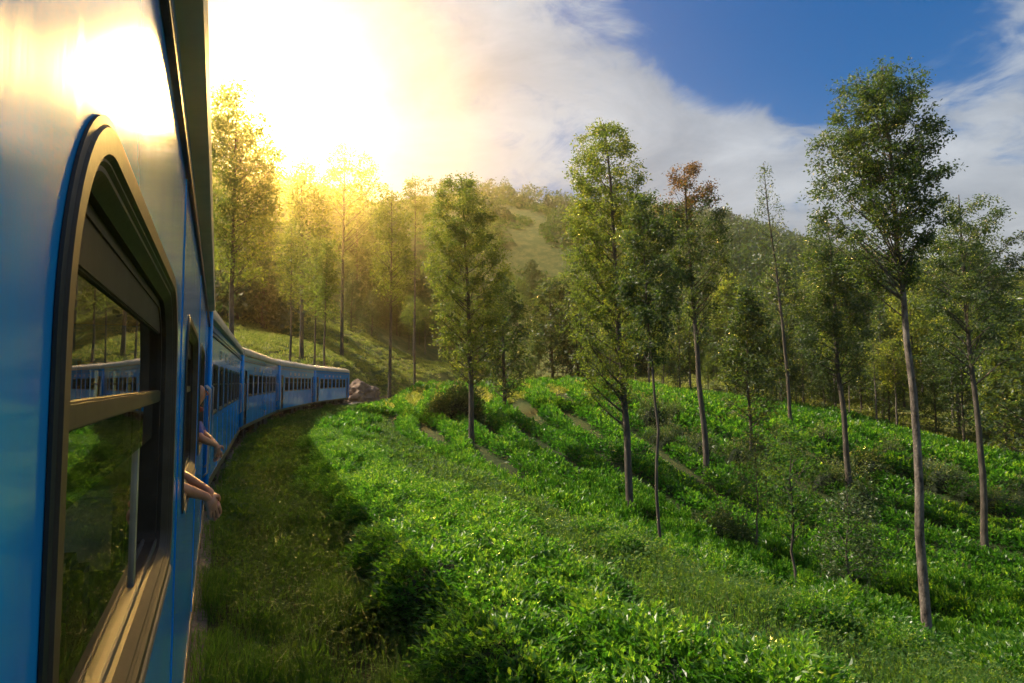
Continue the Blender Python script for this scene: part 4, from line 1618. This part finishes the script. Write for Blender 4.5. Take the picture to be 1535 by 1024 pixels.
sp = np.array(spots)
gz = terrain(sp[:, 0], sp[:, 1])
top = gz + np.where(sp[:, 3] == 1, .8, 1.1) * sp[:, 2]
dist = np.sqrt(sp[:, 0] ** 2 + sp[:, 1] ** 2 + (top - HC) ** 2)
vis = np.ones(len(sp), bool)
for t in np.linspace(.12, .93, 28):
    vis &= terrain(sp[:, 0] * t, sp[:, 1] * t) < HC + (top - HC) * t + .05
zc_ = sp[:, 0] * SA + sp[:, 1] * CA
px_ = 767.5 + FPX * (sp[:, 0] * CA - sp[:, 1] * SA) / np.maximum(zc_, .1)
infr = (zc_ > 1.5) & (px_ > 250) & (px_ < 1600)
order = [i for i in np.argsort(dist) if vis[i] and infr[i]]
single = set(order[:292])
for i in order[:292]:
    x, y, s, k = sp[i]
    me = brnd.choice(HB if (k != 1 or dist[i] < 16) else MBU)
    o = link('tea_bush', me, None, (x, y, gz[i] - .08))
    if k != 1:
        o.rotation_euler = (0, 0, brnd.uniform(0, 6.28))
    else:
        o.rotation_euler = (0, 0, -float(track_os(x, y)[1]) / RC + brnd.choice((0, pi)) + brnd.uniform(-.15, .15))
    hs_ = s * (.74 if me in HB else 1.15) if k == 1 else s * (.72 if me in HB else 1)
    o.scale = (s * brnd.uniform(.9, 1.15) * (.78 if k == 1 else 1), s * brnd.uniform(.9, 1.15), hs_)
    if k == 0:
        tag(o, 'leafy green tea bush in the hedge running along the railway verge', 'tea bush', 'tea bushes of the hedge along the railway')
    elif k == 2:
        tag(o, 'small low tea bush growing alone in the grass of the bank', 'tea bush', 'small tea bushes scattered on the grassy bank')
    else:
        tag(o, 'low clipped tea bush in the rows down in the hollow', 'tea bush', 'tea bushes in rows down in the hollow')


def tea_rest():
    r = np.random.default_rng(21)
    Vs, Fs, Ts, n0 = [], [], [], 0
    rest = [i for i in range(len(sp)) if i not in single and dist[i] < 110 and (vis[i] or dist[i] < 40)]
    for i in rest:
        x, y, s, k = sp[i]
        d = dist[i]
        n = 420 if d < 30 else 260 if d < 50 else 130
        ls = .20 if d < 30 else .26 if d < 50 else .36
        rad, hgt = .85 * s, (.8 if k == 1 else 1.05) * s
        u = unit(n, r)
        u[:, 2] = np.abs(u[:, 2])
        shr = r.uniform(.7, 1.05, (n, 1))
        a = max(float(track_os(x, y)[1]), 0) / RC
        ux, uy = u[:, 0] * rad * .74, u[:, 1] * rad * 1.05
        P = np.array([x, y, gz[i] - .05]) + np.stack([ux * cos(a) + uy * sin(a), -ux * sin(a) + uy * cos(a), hgt * u[:, 2] ** .75], 1) * shr
        D = u * np.array([1, 1, .5]) + np.array([0, 0, .6]) + r.normal(size=(n, 3)) * .6
        V, F = leaf_quads(P, D, unit(n, r) + np.array([0, 0, 1.0]), ls * r.uniform(.6, 1.2, n), .5, .5)
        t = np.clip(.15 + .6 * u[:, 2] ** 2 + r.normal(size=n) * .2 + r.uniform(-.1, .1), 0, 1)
        Vs.append(V)
        Fs.append(F + n0)
        Ts.append(np.repeat(t, 4))
        n0 += len(V)
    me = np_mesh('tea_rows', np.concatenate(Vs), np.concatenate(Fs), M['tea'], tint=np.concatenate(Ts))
    tag(link('tea_rows', me), 'further rows of tea bushes covering the far side of the hollow', kind='stuff')


tea_rest()

# wild shrubs among the tea on the far side of the hollow
WS = [bush_mesh('wild_shrub', 1500, 1.0, 1.5, .16, 140 + k, leaf='shrub', upright=.2, rag=.3) for k in range(4)]
for (x, y, s) in wild[:150]:
    o = link('wild_shrub', brnd.choice(WS), None, (x, y, tz(x, y) - .1))
    o.rotation_euler = (0, 0, brnd.uniform(0, 6.28))
    o.scale = (s, s, s * brnd.uniform(.7, 1.3))
    tag(o, 'rough grey green shrub grown over the tea below the far crest', 'shrub', 'rough shrubs on the far side of the hollow')
for (px, py, zc, s, lab) in ((690, 612, 52, 2.0, 'big round dark shrub at the foot of the broad golden oak'), (1075, 770, 27, 1.3, 'twiggy pale shrub beside the foot of the rusty tree'),
                             (660, 622, 54, 1.3, 'smaller shrub at the left side of the big round shrub')):
    x, y = at(px, zc)
    o = link('round_shrub', bush_mesh('round_shrub', 4200, 1.0, 1.5, .13, int(px), leaf='shrub', upright=.2, rag=.2), None, (x, y, tz(x, y) - .1))
    o.scale = (s, s, s)
    tag(o, lab, 'shrub')

# ------------------------------------------------------------------ grass and weeds
def blades(name, label, P, ln, wd, lean, mat, tintb, seed):
    r = np.random.default_rng(seed)
    n = len(P)
    az = r.uniform(0, 2 * pi, n)
    H_ = np.stack([np.cos(az), np.sin(az), np.zeros(n)], 1)
    S = np.stack([-np.sin(az), np.cos(az), np.zeros(n)], 1)
    le = lean * r.uniform(.3, 1.4, n)
    L_ = ln * r.uniform(.5, 1.3, n)
    up = np.array([0, 0, 1.])
    w = (wd * r.uniform(.6, 1.3, n))[:, None]
    m = P + (up * .62 + H_ * (le * .35)[:, None]) * L_[:, None]
    t = P + (up * (1 - .35 * le)[:, None] + H_ * le[:, None]) * L_[:, None]
    V = np.stack([P - S * w, P + S * w, m + S * w * .8, m - S * w * .8, t], 1).reshape(-1, 3)
    i = np.arange(n) * 5
    F4 = np.stack([i, i + 1, i + 2, i + 3], 1)
    F3 = np.stack([i + 3, i + 2, i + 4], 1)
    tint = np.repeat(np.clip(tintb + r.normal(size=n) * .22, 0, 1), 5)
    me = np_mesh(name, V, [F4, F3], mat, tint=tint)
    tag(link(name, me), label, kind='stuff')


def scatter(n, o0, o1, s0, s1, pw, seed):
    """points by offset and distance along the track, denser near the camera"""
    r = np.random.default_rng(seed)
    s = s0 + (s1 - s0) * r.random(n) ** pw
    o = r.uniform(o0, o1, n)
    a = np.maximum(s, 0) / RC
    x = np.where(s < 0, TX + o, TX + RC - (RC - o) * np.cos(a))
    y = np.where(s < 0, Y0 + s, Y0 + (RC - o) * np.sin(a))
    return x, y, o, s


x, y, o, s = scatter(150000, 1.3, 5.2, -9.5, 75, 2.2, 1)
k = vnoise(x / .8, y / .8, 11)
far_ = np.clip(np.hypot(x, y) / 25, .8, 3)
keep = (k > .12) & (rng.random(len(x)) < smooth(1.25, 1.7, o))
P = np.stack([x, y, terrain(x, y) - .02], 1)[keep]
blades('verge_grass', 'long dark grass on the shaded verge beside the train', P, (.14 + .42 * k * k + .30 * smooth(.62, .8, vnoise(x / 1.9, y / 1.9, 19)))[keep], (.006 * far_)[keep], .55, M['grass'], .26, 2)
x, y, o, s = scatter(110000, 5.8, 9.2, -8.5, 85, 2.0, 3)
k = vnoise(x / 1.1, y / 1.1, 12)
far_ = np.clip(np.hypot(x, y) / 20, .8, 4)
P = np.stack([x, y, terrain(x, y) - .02], 1)
blades('bank_grass', 'sunlit grass along the bank edge between the hedge and the hollow', P, .10 + .26 * k, .006 * far_, .6, M['grass'], .52, 4)

cx_, cy_, co_, cs_ = scatter(150, 1.9, 4.6, -9, 45, 1.5, 61)
ci = np.repeat(np.arange(150), 70)
tr_ = np.random.default_rng(62)
P = np.stack([cx_[ci] + tr_.normal(size=len(ci)) * .10, cy_[ci] + tr_.normal(size=len(ci)) * .10, np.zeros(len(ci))], 1)
P[:, 2] = terrain(P[:, 0], P[:, 1]) - .02
blades('grass_tussocks', 'taller arching tussocks of grass scattered over the shaded verge', P, .55 * tr_.uniform(.6, 1.3, 150)[ci], .009 * np.clip(np.hypot(P[:, 0], P[:, 1]) / 14, .8, 2.5), .85, M['grass'], .30, 63)


def weeds():
    r = np.random.default_rng(31)
    V_, F_, T_, n0 = [], [], [], 0
    for (n, o0, o1, s0, s1, pw, base) in ((5200, 6.0, 9.2, -8.5, 45, 1.7, .40), (4200, 1.7, 4.9, -9.3, 60, 1.6, .22)):
        x, y, o, s = scatter(n, o0, o1, s0, s1, pw, 32 + n)
        z = terrain(x, y)
        d = np.hypot(x, y)
        K = 15
        idx = np.repeat(np.arange(n), K)
        hh = (r.uniform(.12, .38, n) + .30 * (vnoise(x / 1.3, y / 1.3, 41) > .62) * (o < 5))[idx]
        off = r.normal(size=(n * K, 3)) * np.array([.13, .13, 0])
        P = np.stack([x, y, z], 1)[idx] + off
        P[:, 2] += hh * r.uniform(.1, 1, n * K)
        D = off * 4 + r.normal(size=(n * K, 3)) * .5 + np.array([0, 0, .45])
        sz = (.066 * np.clip(d / 9, .75, 2.6))[idx] * r.uniform(.5, 1.3, n * K)
        V, F = leaf_quads(P, D, unit(n * K, r) * .6 + np.array([0, 0, 1.0]), sz, .48, .3)
        V_.append(V)
        F_.append(F + n0)
        T_.append(np.repeat(np.clip(base + r.uniform(-.25, .3, n)[idx] + r.normal(size=n * K) * .12, 0, 1), 4))
        n0 += len(V)
    me = np_mesh('low_weeds', np.concatenate(V_), np.concatenate(F_), M['weed'], tint=np.concatenate(T_))
    tag(link('low_weeds', me), 'low broad leaved weeds growing through the grass of the bank', kind='stuff')


weeds()


def slope_cover():
    """short tea and grass tussocks on the sunny slope above the track, and on the fields beyond the crest"""
    r = np.random.default_rng(41)
    px = np.concatenate([r.uniform(320, 800, 9000), r.uniform(640, 1600, 2600)])
    zc = np.concatenate([r.uniform(62, 185, 9000), r.uniform(64, 130, 2600)])
    xc = (px - 767.5) / FPX * zc
    x, y = xc * CA + zc * SA, zc * CA - xc * SA
    o, s = track_os(x, y)
    # rows along the contour
    keep = (o < -3.6) | (o > 9)
    x, y, o = x[keep], y[keep], o[keep]
    row = np.abs(((o / 2.2) % 1) - .5) * 2
    k2 = r.random(len(x)) < .35 + .65 * (row > .4)
    x, y = x[k2], y[k2]
    z = terrain(x, y)
    m, K = len(x), 44
    idx = np.repeat(np.arange(m), K)
    rad = r.uniform(.45, 1.05, m)
    u = unit(m * K, r)
    u[:, 2] = np.abs(u[:, 2]) * .62
    P = np.stack([x, y, z], 1)[idx] + u * rad[idx][:, None] * r.uniform(.5, 1.05, (m * K, 1))
    V, F = leaf_quads(P, u + r.normal(size=(m * K, 3)) * .5 + np.array([0, 0, .5]), unit(m * K, r) + np.array([0, 0, 1.0]), r.uniform(.18, .42, m * K), .5)
    t = np.clip(r.uniform(.2, .9, m)[idx] + r.normal(size=m * K) * .15, 0, 1)
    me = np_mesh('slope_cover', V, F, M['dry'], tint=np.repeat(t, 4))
    tag(link('slope_cover', me), 'low tussocks of grass and tea on the slope above the line', kind='stuff')


slope_cover()


# ------------------------------------------------------------------ rock
def rock(label, px, zc, sx, sy, sz_, seed):
    bm = bmesh.new()
    bmesh.ops.create_icosphere(bm, subdivisions=4, radius=1)
    from mathutils import noise as nz
    for v in bm.verts:
        p = v.co.copy()
        d = nz.fractal(p * 1.3 + Vector((seed, 0, 0)), 1.0, 2.0, 4) * .35
        f = nz.cell(p * 2.2 + Vector((seed, 3, 1))) * .12
        v.co = p * (1 + d + f)
        v.co.x *= sx
        v.co.y *= sy
        v.co.z *= sz_
    me = bpy.data.meshes.new('boulder')
    bm.to_mesh(me)
    bm.free()
    me.materials.append(M['rock'])
    x, y = at(px, zc)
    o = link('boulder', me, None, (x, y, tz(x, y) + sz_ * .25))
    tag(o, label, 'rock')


rock('big brown boulder outcrop beside the track at the far end of the train', 536, 97, 3.0, 2.4, 2.3, 1)
rock('lower brown rock leaning against the right side of the big boulder', 556, 100, 1.6, 1.5, 1.3, 5)
